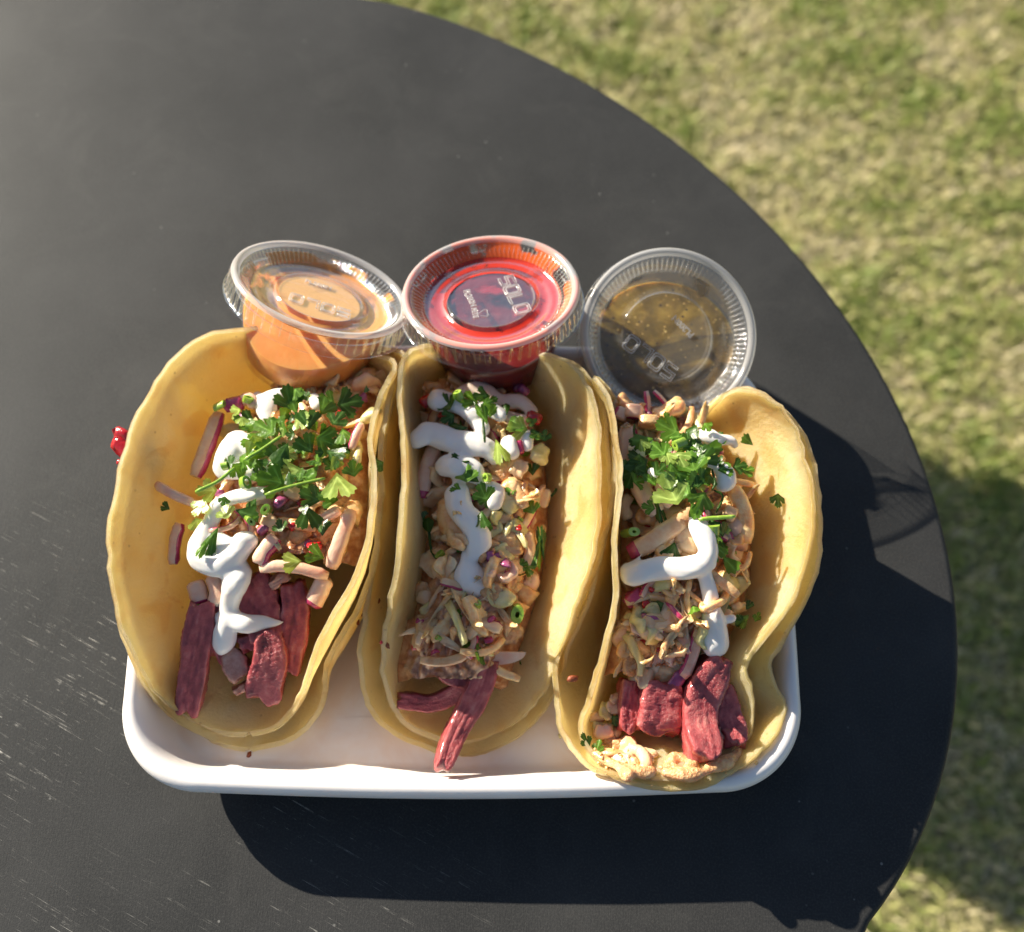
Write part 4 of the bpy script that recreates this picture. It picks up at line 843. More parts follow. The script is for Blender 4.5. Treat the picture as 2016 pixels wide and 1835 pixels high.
# ---- third taco (right)
def taco_right():
    root = empty('taco', P(1370, 1130, .0045), 'right taco under the green sauce cup, its right flap curled near the front', 'taco', 'brisket tacos on the tray')
    back = (1300, 850, .012); lip = (1335, 1530, .0335)
    L = [back, (1228, 805, .036), (1176, 742, .062), (1204, 785, .0645), (1218, 850, .065), (1224, 925, .064), (1222, 1005, .063), (1219, 1085, .060), (1216, 1160, .055), (1206, 1235, .048), (1187, 1310, .040), (1162, 1385, .031), (1148, 1440, .027), (1180, 1490, .0275), (1250, 1520, .0315), lip]
    R = [back, (1385, 822, .038), (1440, 776, .056), (1490, 778, .061), (1535, 815, .062), (1572, 880, .062), (1592, 950, .061), (1596, 1020, .059), (1588, 1085, .055), (1562, 1160, .050), (1520, 1230, .045), (1478, 1285, .041), (1466, 1330, .037), (1482, 1385, .031), (1478, 1440, .028), (1440, 1480, .0285), (1390, 1512, .0315), lip]
    zb = [(0, .012), (.25, .0085), (.74, .0085), (.80, .012), (.88, .024), (.94, .0325), (1, .0335)]
    G = rim_surface(L, R, zb, .03, .38, nu=84); sheet('tortilla', G, M['tort'][2], root, seed=21, label='inner corn tortilla')
    lip2 = (1330, 1556, .0315)
    L2 = [(1300, 842, .009), (1225, 800, .032), (1188, 758, .054), (1208, 830, .0595), (1211, 905, .0595), (1206, 990, .057), (1190, 1070, .053), (1165, 1150, .047), (1130, 1230, .040), (1098, 1300, .034), (1103, 1370, .029), (1118, 1440, .0265), (1160, 1500, .0290), (1240, 1540, .0310), lip2]
    R2 = [(1300, 842, .009), (1385, 815, .034), (1440, 772, .052), (1492, 772, .058), (1545, 815, .059), (1584, 880, .059), (1606, 955, .058), (1614, 1030, .056), (1606, 1105, .051), (1580, 1185, .045), (1540, 1255, .040), (1510, 1298, .037), (1522, 1345, .033), (1545, 1390, .029), (1530, 1440, .028), (1470, 1500, .0300), (1400, 1545, .0310), lip2]
    zb2 = [(0, .009), (.25, .0058), (.72, .0058), (.78, .0085), (.84, .016), (.90, .0300), (1, .0318)]
    G2 = rim_surface(L2, R2, zb2, .05, .34, nu=84); sheet('tortilla', G2, M['tort'][1], root, seed=25, label='outer corn tortilla')
    zf = [(0, .036), (.2, .044), (.45, .047), (.6, .042), (.70, .030), (.78, .018), (.95, .012)]
    DROP[0] = .006; FG = fill_grid(G, [(u_, settle(z_)) for u_, z_ in zf], u0=.31, u1=.68, seed=9, dl=.001, dr=.010); DROP[0] = .006; base_mound(root, FG, M['slawbase'])
    scatter(root, FG, 95, 38, 34, 31, 16, zone=(.0, .96))
    b = lambda x, y, z: (*K5(x, y), z); a = lambda x, y, z: (*K6(x, y), z)
    meat(root, [a(770, 830, .031), a(765, 950, .0295), a(755, 1060, .028), a(745, 1160, .0255)], [.0068, .0076, .0078, .0076], .0058, 31, 'brisket_chunk', label='thick square cut brisket chunk')
    meat(root, [a(1190, 660, .037), a(1110, 800, .034), a(1040, 960, .0315), a(1030, 1120, .0305), a(1060, 1250, .0325), a(1085, 1370, .0350)], [.0040, .0062, .0064, .0060, .0058, .0052], .0055, 32)
    meat(root, [a(1190, 880, .029), a(1215, 1020, .0275), a(1255, 1160, .026), a(1285, 1270, .028)], [.0042, .0050, .0052, .0040], .0046, 33)
    meat(root, [a(570, 830, .029), a(555, 980, .027), a(540, 1160, .024)], [.0036, .0036, .0028], .0044, 34)
    meat(root, [a(820, 1180, .0165), a(900, 1230, .016), a(960, 1240, .016)], [.0040, .0040, .0034], .0034, 35, 'brisket_chunk', n=26, ns=30)
    meat(root, [a(1130, 1210, .031), a(1190, 1180, .0305)], [.0022, .0024], .0016, 36, 'fat_nub', n=20, ns=22, mat=M['fat'])
    RM = [M['radish'], M['radskin']]
    add_stick(root, [b(520, 340, .056), b(490, 420, .055)], .0026, .0024, RM, 'radish_stick', 1, 41)
    add_stick(root, [b(600, 320, .057), b(590, 410, .056)], .0034, .0028, RM, 'radish_stick', 3, 42)
    add_stick(root, [b(560, 470, .056), b(545, 600, .055), b(530, 740, .054)], .0036, .0028, RM, 'radish_stick', 2, 43)
    add_stick(root, [b(700, 400, .057), b(700, 470, .057)], .0040, .0030, [M['cabbage'], M['cabbage2']], 'cabbage_chunk', 0, 44)
    add_stick(root, [b(790, 830, .060), b(800, 930, .059), b(860, 1000, .058)], .0026, .0022, RM, 'radish_stick', 2, 45)
    add_stick(root, [b(610, 830, .057), b(680, 950, .057), b(760, 1060, .056)], .0036, .0024, [M['radish'], M['pepper']], 'radish_stick', 0, 46)
    add_stick(root, [b(1000, 1050, .056), b(850, 1160, .055), b(700, 1260, .054), b(560, 1330, .052)], .0034, .0024, [M['cabbage2'], M['radskin']], 'radish_stick', 4, 47)
    add_stick(root, [b(1270, 880, .055), b(1330, 1000, .054), b(1360, 1130, .052), b(1350, 1260, .049)], .0030, .0018, [M['cabbage'], M['cabbage2']], 'cabbage_shred', 0, 48)
    add_stick(root, [b(900, 1170, .054), b(980, 1240, .0535), b(960, 1330, .052)], .0044, .0020, [M['cabbage2'], M['radskin']], 'cabbage_chunk', 0, 49)
    add_stick(root, [b(1210, 1040, .055), b(1290, 1080, .054)], .0028, .0016, [M['cabbage2'], M['cabgreen']], 'cabbage_chunk', 0, 50)
    add_stick(root, [b(570, 940, .053), b(530, 1010, .052), b(560, 1100, .051)], .0022, .0016, [M['cabbage2'], M['cabgreen']], 'cabbage_shred', 0, 51)
    add_stick(root, [b(1240, 1120, .052), b(1260, 1250, .050), b(1250, 1370, .048)], .0012, .0012, [M['cabgreen'], M['cabgreen']], 'cabbage_shred', 0, 52)
    add_stick(root, [b(1390, 1320, .046), b(1360, 1420, .045), b(1280, 1460, .045)], .0010, .0010, [M['cabbage'], M['cabbage']], 'cabbage_shred', 0, 53)
    add_stick(root, [b(570, 1600, .047), b(620, 1660, .046)], .0038, .0026, RM[::-1], 'radish_stick', 0, 54)
    add_stick(root, [b(650, 1560, .048), b(740, 1620, .047)], .0034, .0022, RM, 'radish_stick', 0, 55)
    add_stick(root, [a(1060, 430, .046), a(1020, 560, .044), a(970, 720, .040), a(920, 800, .037)], .0022, .0014, [M['radish'], M['radskin']], 'radish_stick', 1, 56)
    add_stick(root, [a(930, 770, .038), a(860, 870, .0355), a(770, 990, .0325)], .0024, .0010, [M['onion'], M['onion']], 'red_onion_piece', 0, 57)
    add_stick(root, [a(1030, 780, .035), a(1000, 830, .033)], .0016, .0012, [M['cabbage2'], M['cabbage2']], 'cabbage_shred', 0, 58)
    for x, y, z, s in ((560, 500, .040, 1.2), (600, 420, .042, 1.2), (640, 340, .044, 1.3), (720, 300, .045, 1.2), (820, 260, .046, 1.3), (900, 330, .045, 1.4), (940, 440, .044, 1.3), (860, 520, .042, 1.2), (700, 560, .040, 1.4), (600, 640, .037, 1.3), (760, 660, .038, 1.2), (880, 640, .038, 1.3), (680, 740, .036, 1.3), (800, 770, .035, 1.4), (900, 740, .036, 1.1), (600, 720, .035, 1.1), (760, 420, .043, 1.2), (1210, 110, .047, 1.1), (1220, 180, .046, 1.2), (1250, 250, .044, 1.0), (1310, 330, .040, .9), (960, 640, .038, 1.1), (640, 830, .032, .9), (560, 590, .038, 1.1)):
        put(root, rnd.choice(CH_), P(*K6(x, y), z), s=s)
    for x, y, z, k, s in ((700, 420, .046, 'onion', 1.5), (680, 330, .046, 'pepper', .7), (650, 560, .042, 'pepper', .8), (590, 260, .046, 'radskin', 1.3)):
        put(root, rnd.choice(BIT[k]), P(*K6(x, y), z), s=s)
    for x, y, z, k, s in ((570, 1190, .055, 1, 1.5), (910, 585, .066, 1, 1.2), (1130, 1190, .059, 1, 1.6), (1240, 1180, .052, 0, .8)):
        put(root, SCAL[k], P(*K5(x, y), z), s=s * .8, tilt=1.3)
    # loose slaw spilling at the front left
    r = random.Random(5)
    for x, y, z, s in ((400, 1040, .024, .9), (350, 1080, .0235, .8), (450, 1010, .025, .8), (380, 1150, .022, .9), (470, 1180, .021, .8), (430, 1240, .020, 1.0), (500, 1270, .019, .9), (450, 1330, .019, .9), (560, 1300, .0185, 1.1), (640, 1330, .0185, 1.1), (660, 1400, .0195, 1.0), (600, 1420, .0195, .8), (730, 1340, .018, .8), (520, 1380, .019, .9), (490, 940, .026, .7), (560, 1440, .0215, .8)):
        put(root, r.choice(CH_), P(*K6(x, y), z + max(0, (y - 1220) / 200 * .013)), rand_rot(r, .5), s * .9)
    add_stick(root, [a(560, 1290, .0265), a(640, 1310, .028), a(680, 1380, .032), a(660, 1450, .035)], .0020, .0018, [M['cabbage2'], M['cabbage2']], 'cabbage_shred', 0, 61)
    add_stick(root, [a(330, 1160, .024), a(390, 1180, .023), a(440, 1150, .023)], .0024, .0018, [M['radish'], M['radish']], 'radish_stick', 0, 62)
    pts = []
    for _ in range(420):
        x = r.gauss(950, 190); y = 1440 + r.gauss(0, 34) + abs(x - 900) * -.16 + (40 if x < 800 else 0); f = min(1, max(0, (y - 1300) / 220)); pts.append(P(*K6(x, y), .0255 + .010 * f))
    for _ in range(160): pts.append(P(*K6(r.uniform(330, 800), r.gauss(1390, 40)), .030 + r.uniform(0, .002)))
    crumbs_mesh('slaw_crumbs', pts[::4], .0008, M['cabbage'], root, 2)
    rr = random.Random(8); DROP[0] = 0.
    cream(root, [[(*K6(x + rr.gauss(0, 6), y + rr.gauss(0, 8)), .0245 + max(0, (y - 1290) / 160) * .0090, rr.uniform(6, 13)) for x, y in row] for row in ([(480, 1390), (560, 1430), (640, 1450), (720, 1440)], [(780, 1400), (860, 1410), (930, 1440), (990, 1400)], [(800, 1450), (900, 1470), (1000, 1460), (1080, 1450), (1160, 1420), (1240, 1380)], [(1100, 1430), (1180, 1390), (1260, 1340), (1300, 1300)], [(840, 1380), (880, 1350), (960, 1360)], [(340, 1330), (420, 1370), (480, 1420), (560, 1470)])], M['mush'], 31, name='creamy_slaw_smear')
    DROP[0] = .006
    q = lambda x, y, z, r_: (*K5(x, y), z + .0025, r_ * .2884)
    e = lambda x, y, z, r_: (*K6(x, y), z + .0025, r_ * .2884)
    cream(root, [[q(1040, 540, .058, 30), q(1090, 530, .058, 58), q(1160, 560, .058, 42), q(1250, 560, .057, 32), q(1280, 590, .056, 26)], [q(1080, 690, .059, 40), q(1160, 730, .058, 40), q(1235, 790, .058, 62), q(1235, 850, .057, 62), q(1200, 880, .056, 45)], [q(600, 610, .056, 40), q(660, 640, .057, 42)], [q(720, 780, .060, 30), q(740, 800, .060, 32)],
                 [q(1000, 1080, .057, 34), q(1040, 1150, .057, 62), q(1080, 1230, .056, 76), q(1095, 1320, .055, 68), q(1060, 1400, .054, 66), q(980, 1430, .0535, 78), q(850, 1430, .053, 74), q(700, 1450, .0525, 78), q(590, 1470, .052, 78), q(560, 1440, .052, 50)], [q(590, 1420, .052, 45), q(620, 1360, .052, 14), q(650, 1330, .052, 8)],
                 [q(1090, 1380, .054, 55), q(1120, 1400, .054, 40)], [q(1050, 1430, .053, 60), q(1090, 1520, .051, 55), q(1110, 1620, .049, 50), q(1120, 1700, .047, 58), e(1135, 420, .045, 76), e(1145, 520, .042, 92), e(1148, 580, .040, 84)], [e(1170, 440, .044, 40), e(1215, 410, .044, 30), e(1268, 400, .044, 34)]], M['cream'], 23)
    for x, y, z, s, k, ro, ti in ((700, 550, .063, 105, 'leafm', 100, .3), (880, 500, .064, 125, 'leafm', 70, .3), (820, 440, .062, 65, 'leafm', 0, .3), (640, 560, .062, 75, 'leafd', 140, .3), (660, 700, .062, 120, 'leafd', 110, .3), (580, 780, .060, 120, 'leafd', 110, .3), (800, 650, .065, 100, 'leafm', 40, .3), (900, 660, .066, 90, 'leafl', 200, .4), (960, 590, .065, 90, 'leafm', 80, .3), (1090, 620, .064, 95, 'leafm', 280, .3), (1010, 760, .066, 120, 'leafm', 10, .3),
                          (1060, 700, .065, 110, 'leafd', 300, .4), (850, 730, .066, 90, 'leafm', 200, .4), (800, 790, .065, 80, 'leafl', 180, .3), (900, 790, .066, 85, 'leafm', 240, .4), (990, 840, .065, 100, 'leafd', 150, .3), (1190, 760, .063, 80, 'leafm', 280, .3), (1290, 740, .062, 65, 'leafd', 280, .3), (1350, 770, .061, 65, 'leafm', 290, .3), (880, 960, .065, 160, 'leafl', 20, .2), (960, 920, .065, 100, 'leafm', 60, .4), (1070, 940, .065, 110, 'leafm', 160, .3), (1000, 1000, .064, 80, 'leafm', 190, .3),
                          (1060, 840, .065, 90, 'leafd', 60, .4), (1140, 1280, .059, 110, 'leafm', 180, .3), (1200, 1200, .057, 85, 'leafd', 10, .4), (1220, 1370, .056, 95, 'leafm', 220, .3), (870, 1280, .056, 100, 'leafd', 170, .3), (1580, 940, .0545, 72, 'leafd', 180, .2), (1130, 650, .064, 80, 'leafd', 100, .4), (740, 620, .063, 80, 'leafd', 60, .4), (1120, 1110, .061, 70, 'leafd', 200, .4), (1190, 1260, .056, 70, 'leafd', 150, .4)):
        put_leaf(root, *K5(x, y), z, s * .2884 * .000165, k, ro, ti)
    for _ in range(56):
        x, y = rnd.gauss(930, 150), rnd.gauss(700, 130); put_leaf(root, *K5(x, y), .064 + rnd.uniform(-.004, .002), rnd.uniform(45, 85) * .2884 * .000165, rnd.choice(('leafd', 'leafm', 'leafm', 'leafl')))
    for x, y, z, s, k in ((1230, 310, .045, 60, 'leafd'), (1370, 390, .042, 90, 'leafm'), (1340, 420, .042, 70, 'leafd'), (1430, 410, .042, 50, 'leafm'), (1370, 330, .043, 55, 'leafd'), (800, 520, .044, 70, 'leafd'), (460, 1080, .027, 70, 'leafd'), (285, 1260, .0275, 70, 'leafd'), (340, 1310, .0265, 70, 'leafm')):
        put_leaf(root, *K6(x, y), z, s * .2884 * .000165, k, None, .3, .7)
    put_leaf(root, *K5(740, 950), .060, 190 * .2884 * .000165, 'leafd', 205, .2, .25, 4); put_leaf(root, *K5(1130, 1160), .060, 110 * .2884 * .000165, 'leafm', 200, .2, .4, 4)
    for pp, zz in (([(1040, 1100), (1130, 1090), (1290, 1080)], .0625), ([(1130, 760), (1150, 850), (1130, 900)], .064), ([(1140, 900), (1205, 940), (1160, 1050)], .061), ([(600, 450), (600, 520), (650, 590)], .062)):
        add_stick(root, [(*K5(x, y), zz) for x, y in pp], .0007 if zz == .0625 else .0004, .0006, [M['scallion'] if zz == .0625 else M['leafd']] * 2, 'cilantro_stem', 0, 3)
    DROP[0] = 0.
    return root
taco_right()

# ---- crumbs that lie loose on the tray and the tortillas
def crumb(pos, s, label, mat='crumb', seed=1, fl=.5):
    bm = bmesh.new(); bmesh.ops.create_icosphere(bm, subdivisions=2, radius=1)
    for v in bm.verts:
        k = 1 + .35 * noise.noise(v.co * 1.7 + Vector((seed, 0, 0))); v.co = Vector((v.co.x * s * k, v.co.y * s * .62 * k, v.co.z * s * fl * k))
    me = bpy.data.meshes.new('crumb'); bm.to_mesh(me); bm.free(); me.materials.append(M[mat]); me.polygons.foreach_set('use_smooth', [True] * len(me.polygons))
    o = bpy.data.objects.new('crumb', me); C.objects.link(o); o.location = pos; o.rotation_euler = (0, .2, seed * 1.3); o['label'] = label; o['category'] = 'crumb'; o['group'] = 'crumbs fallen from the tacos'
crumb(P(*K2(997, 1437), .0056), .0013, 'reddish brown crumb on the tray floor in front of the left taco', seed=1)
crumb(P(*K2(1000, 1380), .0056), .0007, 'tiny olive crumb just under the lip of the left taco', 'cabgreen', 2)
crumb(P(*K2(1875, 690), .0405), .0011, 'orange red crumb on the left rim of the middle taco', 'pepper', 3)
crumb(P(*K2(1912, 715), .0400), .0012, 'dark brown crumb beside the orange one on the left rim of the middle taco', seed=4)
crumb(P(*K6(180, 810), .0355), .0021, 'large toasted brown crumb on the outer left side of the right taco', seed=5)
crumb(P(*K4(1438, 1352), .0058), .0012, 'yellow crumb on the tray floor between the middle and right taco', 'cabgreen', 6)
crumb(P(*K2(1720, 370), .0190), .0030, 'dark burnt shred lying between the left and middle taco', seed=7)
def twig():
    root = empty('burnt_shred', P(*K2(1750, 470), .036), 'thin burnt shred with forked ends leaning on the left side of the middle taco', 'food scrap')
    for pp in ([(1810, 370), (1790, 430), (1740, 490), (1700, 480)], [(1750, 480), (1745, 520)], [(1715, 540), (1718, 580)], [(1770, 430), (1850, 430), (1855, 405)]):
        add_stick(root, [(*K2(x, y), .037) for x, y in pp], .0005, .0005, [M['crumb']] * 2, 'shred', 0, 2)
twig()

# ------------------------------------------------------------------ sauce cups with lids
def text_mesh(body, size, bev, outline=True):
    cu = bpy.data.curves.new('lettering', 'FONT'); cu.body = body; cu.size = size; cu.align_x = 'CENTER'; cu.align_y = 'CENTER'; cu.resolution_u = 3
    cu.fill_mode = 'NONE'; cu.bevel_depth = bev; cu.bevel_resolution = 1
    ob = bpy.data.objects.new('tmp', cu); C.objects.link(ob); dg = bpy.context.evaluated_depsgraph_get(); me = bpy.data.meshes.new_from_object(ob.evaluated_get(dg))
    bpy.data.objects.remove(ob); me.materials.clear(); me.materials.append(M['emb']); me.name = 'lettering'
    if len(me.polygons): me.polygons.foreach_set('use_smooth', [True] * len(me.polygons))
    return me
def strokes_mesh(lines, bev):
    cu = bpy.data.curves.new('symbol', 'CURVE'); cu.dimensions = '3D'; cu.bevel_depth = bev; cu.bevel_resolution = 1
    for l, cyc in lines:
        s = cu.splines.new('POLY'); s.points.add(len(l) - 1); s.use_cyclic_u = cyc
        for p, (x, y) in zip(s.points, l): p.co = (x, y, 0, 1)
    ob = bpy.data.objects.new('tmp', cu); C.objects.link(ob); dg = bpy.context.evaluated_depsgraph_get(); me = bpy.data.meshes.new_from_object(ob.evaluated_get(dg))
    bpy.data.objects.remove(ob); me.materials.clear(); me.materials.append(M['emb']); me.name = 'recycling_mark'; return me
def block_letters(word, h, wd, gap):
    """squared outline letters as embossed on the lids"""
    G = {'O': [([(0, 0), (1, 0), (1, 1), (0, 1)], True)], 'L': [([(0, 1), (0, 0), (1, 0)], False)],
         'S': [([(1, 1), (0, 1), (0, .5), (1, .5), (1, 0), (0, 0)], False)]}
    L = []; x = 0; sk = .0
    for chh in word:
        for l, cyc in G[chh]:
            # double line: outline around the stroke
            for off in (.16, -.16) if cyc else ((.13,),)[0]:
                q = []
                for (a, b) in l:
                    if cyc: q.append((x + (.5 + (a - .5) * (1 + off)) * wd, (.5 + (b - .5) * (1 + off)) * h))
                if cyc:
                    r_ = []
                    for i in range(len(q)):
                        p0, p1, p2 = Vector(q[i - 1]), Vector(q[i]), Vector(q[(i + 1) % len(q)])
                        for t in (0, .5, 1): r_.append(tuple((p1 + (p0 - p1).normalized() * h * .2).lerp(p1, t).lerp(p1.lerp(p1 + (p2 - p1).normalized() * h * .2, t), t)))
                    L.append((r_, True))
            if not cyc:
                pts = [Vector((x + a * wd, b * h)) for a, b in l]; wv = h * .08; left = []; right = []
                for i, p in enumerate(pts):
                    d0 = (p - pts[i - 1]).normalized() if i else (pts[1] - p).normalized(); d1 = (pts[i + 1] - p).normalized() if i < len(pts) - 1 else d0
                    n0 = Vector((-d0.y, d0.x)); n1 = Vector((-d1.y, d1.x)); nn = n0 + n1 if (n0 + n1).length > 1e-3 else n0
                    nn = nn / max(nn.dot(n0), .3) if i not in (0, len(pts) - 1) else n0
                    left.append(tuple(p + nn * wv)); right.append(tuple(p - nn * wv))
                L.append((left + right[::-1], True))
        x += wd + gap
    W_ = x - gap; return [([(a - W_ / 2, b - h / 2) for a, b in l], c) for l, c in L]
RT, HB = .0325, .0330
def cup(lid_px, D, sc_, ncam, spin, label, sauce_mat, level, smear, texts, lidm='clear'):
    u = (lid_px[0] - 1008) / FP; v = (lid_px[1] - 917.5) / FP
    c = Vector((u * D, D * (math.cos(TH) - v * math.sin(TH)), TZ + CH - D * (math.sin(TH) + v * math.cos(TH))))
    upv = Vector((0, math.sin(TH), math.cos(TH))); bk = Vector((0, -math.cos(TH), math.sin(TH))); n = (Vector((1, 0, 0)) * ncam[0] + upv * ncam[1] + bk * ncam[2]).normalized()
    # frame: local z = n, local x as level as possible, then spun
    xx = (Vector((1, 0, 0)) - n * n.x).normalized(); yy = n.cross(xx); R3 = Matrix((xx, yy, n)).transposed(); q = (R3.to_4x4() @ Matrix.Rotation(math.radians(spin), 4, 'Z')).to_quaternion()
    base = c - n * HB
    root = empty('sauce_cup', c - n * HB * sc_, label, 'sauce cup', 'lidded sauce cups', q); root.scale = (sc_,) * 3
    # cup body
    prof = [(.0005, .0012), (.0195, .0012), (.0205, .0004), (.0216, .0010), (.0224, .0030), (.0252, .0150), (.0272, .0235), (.0284, .0300), (.0300, .0310), (.0306, .0306)]
    V, F = revolve(prof, 96); me = mesh('cup_body', V, F, M['clear']); link('cup_body', me, root)
    # sauce: everything inside the cup under a level plane
    bm = bmesh.new(); sp = [(.0005, .0018), (.0195, .0018), (.0212, .0030), (.0246, .0150), (.0266, .0235), (.0276, .0295), (.0005, .0295)]
    V, F = revolve(sp, 72); vs = [bm.verts.new(p) for p in V]
    for f in F: bm.faces.new([vs[i] for i in f])
    bmesh.ops.contextual_create(bm, geom=vs[:72]); bm.faces.ensure_lookup_table()
    gn = q.inverted() @ Vector((0, 0, 1)); r = bmesh.ops.bisect_plane(bm, geom=bm.verts[:] + bm.edges[:] + bm.faces[:], plane_co=Vector((0, 0, 1)) * level, plane_no=gn, clear_outer=True)
    ed = [e for e in r['geom_cut'] if isinstance(e, bmesh.types.BMEdge)]
    if ed: bmesh.ops.holes_fill(bm, edges=ed)
    bmesh.ops.recalc_face_normals(bm, faces=bm.faces); me = bpy.data.meshes.new('sauce'); bm.to_mesh(me); bm.free(); me.materials.append(sauce_mat)
    for p_ in me.polygons: p_.use_smooth = len(p_.vertices) == 4
    link('sauce', me, root)
    # lid
    lid = [(.0001, .0312), (.0150, .0312), (.0158, .0313), (.0162, .0318), (.0166, .0313), (.0176, .0300), (.0196, .0298), (.0212, .0299), (.0220, .0304), (.0232, .0304), (.0246, .0303), (.0253, .0310), (.0260, .0322), (.0272, .0332), (.0284, .0341), (.0291, .0350), (.0296, .0352)]
    def cb(i, r, z, a):
        k = math.sin(a * 92); kk = math.copysign(abs(k) ** .4, k)
        if 12 <= i <= 14: return r, z + .00042 * kk * (1, 1, .7)[i - 12]
        return r, z
    V, F = revolve(lid, 736, cb); lo = link('lid', mesh('lid', V, F, M[lidm]), root)
    bead = [(.0296, .0352), (.0301, .0361), (.0308, .0366), (.0316, .0366), (.0323, .0361), (.0327, .0352)]
    V, F = revolve(bead, 200); link('lid_rim', mesh('lid_rim', V, F, M['bead']), lo)
    sk = [(.0327, .0352), (.0328, .0335), (.0330, .0322), (.0331, .0300), (.0333, .0285), (.0339, .0279), (.0343, .0279)]
    def cb2(i, r, z, a):
        k = math.sin(a * 58); return (r + .0003 * math.copysign(abs(k) ** .4, k), z) if 1 <= i <= 3 else (r, z)
    V, F = revolve(sk, 696, cb2); link('lid_skirt', mesh('lid_skirt', V, F, M['clear']), lo)
    # little stacking tabs
    for a in range(4):
        an = math.radians(45 + 90 * a); V = []
        for z in (.0302, .0310):
            for rr, da in ((.0196, -.07), (.0246, -.06), (.0246, .06), (.0196, .07)): V.append((rr * math.cos(an + da), rr * math.sin(an + da), z))
        link('lid_tab', mesh('lid_tab', V, [(4, 5, 6, 7), (0, 1, 5, 4), (1, 2, 6, 5), (2, 3, 7, 6), (3, 0, 4, 7)], M['clear'], False), lo)
    # sauce film clinging under the lid
    for name, m_, prof in smear:
        V, F = revolve(prof, 120); link('sauce_smear', mesh('sauce_smear', V, F, m_), lo)
    for kind, me, x, y, rot in texts:
        link(kind, me, lo, Matrix.Translation((x, y, .0315)) @ Matrix.Rotation(math.radians(rot), 4, 'Z'))
    return root
def sauce(name, stops, scale, rough=.3, seeds=None, sss=.6):
    m, t, out = new_mat(name); p = N(t, 'ShaderNodeBsdfPrincipled'); t.links.new(p.outputs[0], out.inputs[0]); g = wcoord(t)
    c = ramp(t, noise_tex(t, scale, 5, .6, g, .4), stops)
    if seeds:
        for sc_, lo, hi, col in seeds:
            v = N(t, 'ShaderNodeTexVoronoi'); v.inputs['Scale'].default_value = sc_; t.links.new(g, v.inputs['Vector']); c = mixc(t, ramp(t, v.outputs['Distance'], [(lo, (1, 1, 1)), (hi, (0, 0, 0))]), c, col)
    t.links.new(c, p.inputs['Base Color']); p.inputs['Roughness'].default_value = rough; p.inputs['Subsurface Weight'].default_value = sss; p.inputs['Subsurface Scale'].default_value = .008
    p.inputs['Subsurface Radius'].default_value = (1, .5, .2); t.links.new(bump(t, noise_tex(t, scale * 5, 3, .6, g), .35, .0006), p.inputs['Normal']); return m
S1 = sauce('orange crema', [(.3, (.82, .33, .08)), (.6, (.86, .40, .13)), (.8, (.88, .46, .18))], 60)
S2 = sauce('red salsa', [(.3, (.10, .004, .004)), (.6, (.18, .008, .006)), (.8, (.32, .02, .008))], 90, .25, None, .15)
S3 = sauce('green tomatillo salsa', [(.3, (.075, .050, .008)), (.5, (.15, .095, .013)), (.7, (.30, .20, .035))], 110, .25, [(330, .12, .2, (.42, .28, .08)), (210, .10, .16, (.03, .02, .01)), (150, .07, .12, (.58, .44, .16))])
groove = [(.0168, .0300), (.0176, .0296), (.0196, .0294), (.0212, .0295), (.0222, .0300), (.0246, .0299), (.0256, .0310)]
disc = [(.0003, .0308), (.0150, .0308)]; ribs = [(.0256, .0308), (.0272, .0325), (.0286, .0338), (.0294, .0346), (.0302, .0360), (.0314, .0364), (.0322, .0358)]
SO = strokes_mesh(block_letters('SOLO', .0052, .0042, .0016), .00022)
PL = text_mesh('PL200N', .0031, .00015); PE = text_mesh('PETE', .0027, .00014)
tri = [(0, .0022), (-.0021, -.0013), (.0021, -.0013)]
RC = strokes_mesh([([(-.0004, .0022), (-.0020, -.0008), (-.0014, -.0014)], False), ([(-.0008, -.0014), (.0017, -.0014), (.0021, -.0008)], False), ([(.0018, -.0002), (.0004, .0021), (-.0001, .0023)], False), ([(.0024, -.0004), (.0018, -.0002), (.0014, -.0007)], False)], .00010)
cup((632, 578), .388, 1.045, (.33, .76, .55), 0, 'orange sauce in a lidded clear cup tipped sideways over the left taco', S1, .0285,
    [('a', smear_mat('orange film', (.80, .34, .07), .34, .44, 70, 1.), groove), ('b', smear_mat('orange film thin', (.84, .42, .14), .22, .40, 60, 4.), disc), ('c', smear_mat('orange film rim', (.80, .34, .05), .52, .6, 60, 9.), ribs[:3])],
    [('lettering', SO, .001, -.0060, 180), ('lettering', PL, -.002, .0090, 0)], 'clear_cloudy')
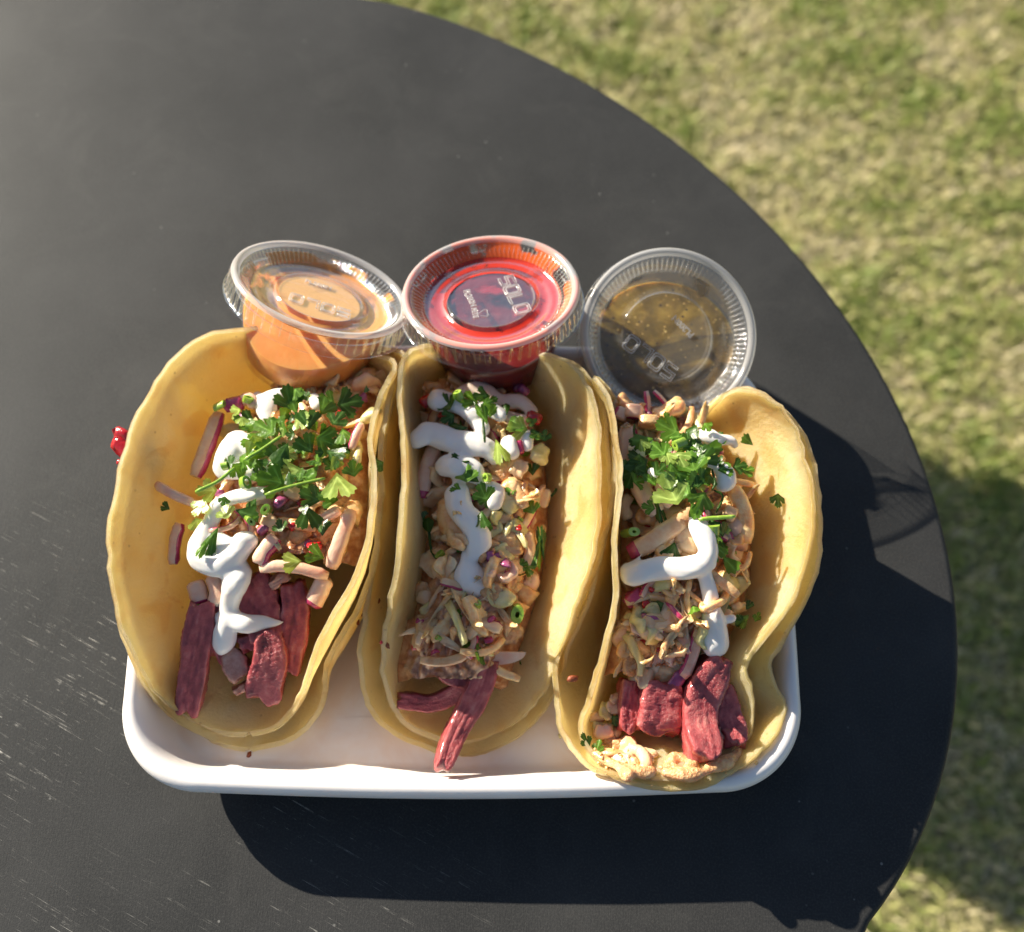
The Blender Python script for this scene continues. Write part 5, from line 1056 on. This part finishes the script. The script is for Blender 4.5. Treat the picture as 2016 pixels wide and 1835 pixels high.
cup((967, 582), .388, 1.04, (-.06, .66, .75), 0, 'dark red salsa in a lidded clear cup smeared red, between the other two cups', S2, .0262,
    [('a', smear_mat('red film', (.50, .022, .003), .33, .40, 75, 2.), groove), ('b', smear_mat('red film thin', (.30, .008, .008), .56, .66, 90, 6.), disc), ('c', smear_mat('red film rim', (.70, .11, .01), .42, .47, 60, 3.), ribs)],
    [('lettering', SO, .0085, .0020, -72), ('lettering', PL, -.0080, .0010, -72), ('lettering', PE, -.0060, -.0075, -80), ('recycling_mark', RC, -.0028, -.0080, -15)])
cup((1314, 662), .400, 1.06, (.04, .05, 1), 0, 'green salsa with seeds in a lidded clear cup facing up, behind the right taco', S3, .0250,
    [('a', smear_mat('green film', (.22, .13, .02), .55, .66, 70, 5.), groove)],
    [('lettering', SO, -.0062, -.0078, 144), ('lettering', PL, .0062, .0040, 144 - 10)], 'clear_frost')

# ------------------------------------------------------------------ unseen shrub, added to cast shade on the lawn
def shrub():
    k = .62; cx, cy = .60 - SX * k, .21 - SY * k
    root = empty('shade_shrub', (cx, cy, 0), 'unseen leafy shrub added beyond the table to shade the lawn', 'shrub')
    r = random.Random(4); V = []; F = []
    for i in range(7):
        a = r.uniform(0, 6.28); l = r.uniform(.5, .8); b = len(V); tip = Vector((math.cos(a) * .16, math.sin(a) * .16, l))
        for s in range(5):
            t = s / 4; rr = .006 * (1 - t * .7)
            for q in range(5): V.append(Vector((cx, cy, 0)) + tip * t + Vector((math.cos(q * 1.257) * rr, math.sin(q * 1.257) * rr, 0)))
        F += grid_faces(5, 5, b, True)
    part('stem', V, F, plain('bark', (.12, .08, .05), .8), root)
    V = []; F = []
    for i in range(3400):
        th = r.uniform(0, 6.28); ph = math.acos(r.uniform(-1, 1)); rad = r.uniform(.3, 1) ** .5
        p = Vector((cx + .25 * rad * math.sin(ph) * math.cos(th), cy + .21 * rad * math.sin(ph) * math.sin(th), .60 + .15 * rad * math.cos(ph)))
        q = rand_rot(r, 1.2).to_matrix(); s = r.uniform(.018, .034); b = len(V)
        for l in ((0, -1, 0), (.45, -.2, .1), (.35, .5, .05), (0, 1, -.1), (-.35, .5, .05), (-.45, -.2, .1)): V.append(p + q @ (Vector(l) * s))
        F += [(b, b + 1, b + 4 + 1), (b + 1, b + 2, b + 4), (b + 1, b + 4, b + 5), (b + 2, b + 3, b + 4)]
    o = part('foliage', V, F, leaf_mat('shrub leaves', (.03, .08, .015), (.06, .13, .025)), root); o['kind'] = 'stuff'
shrub()
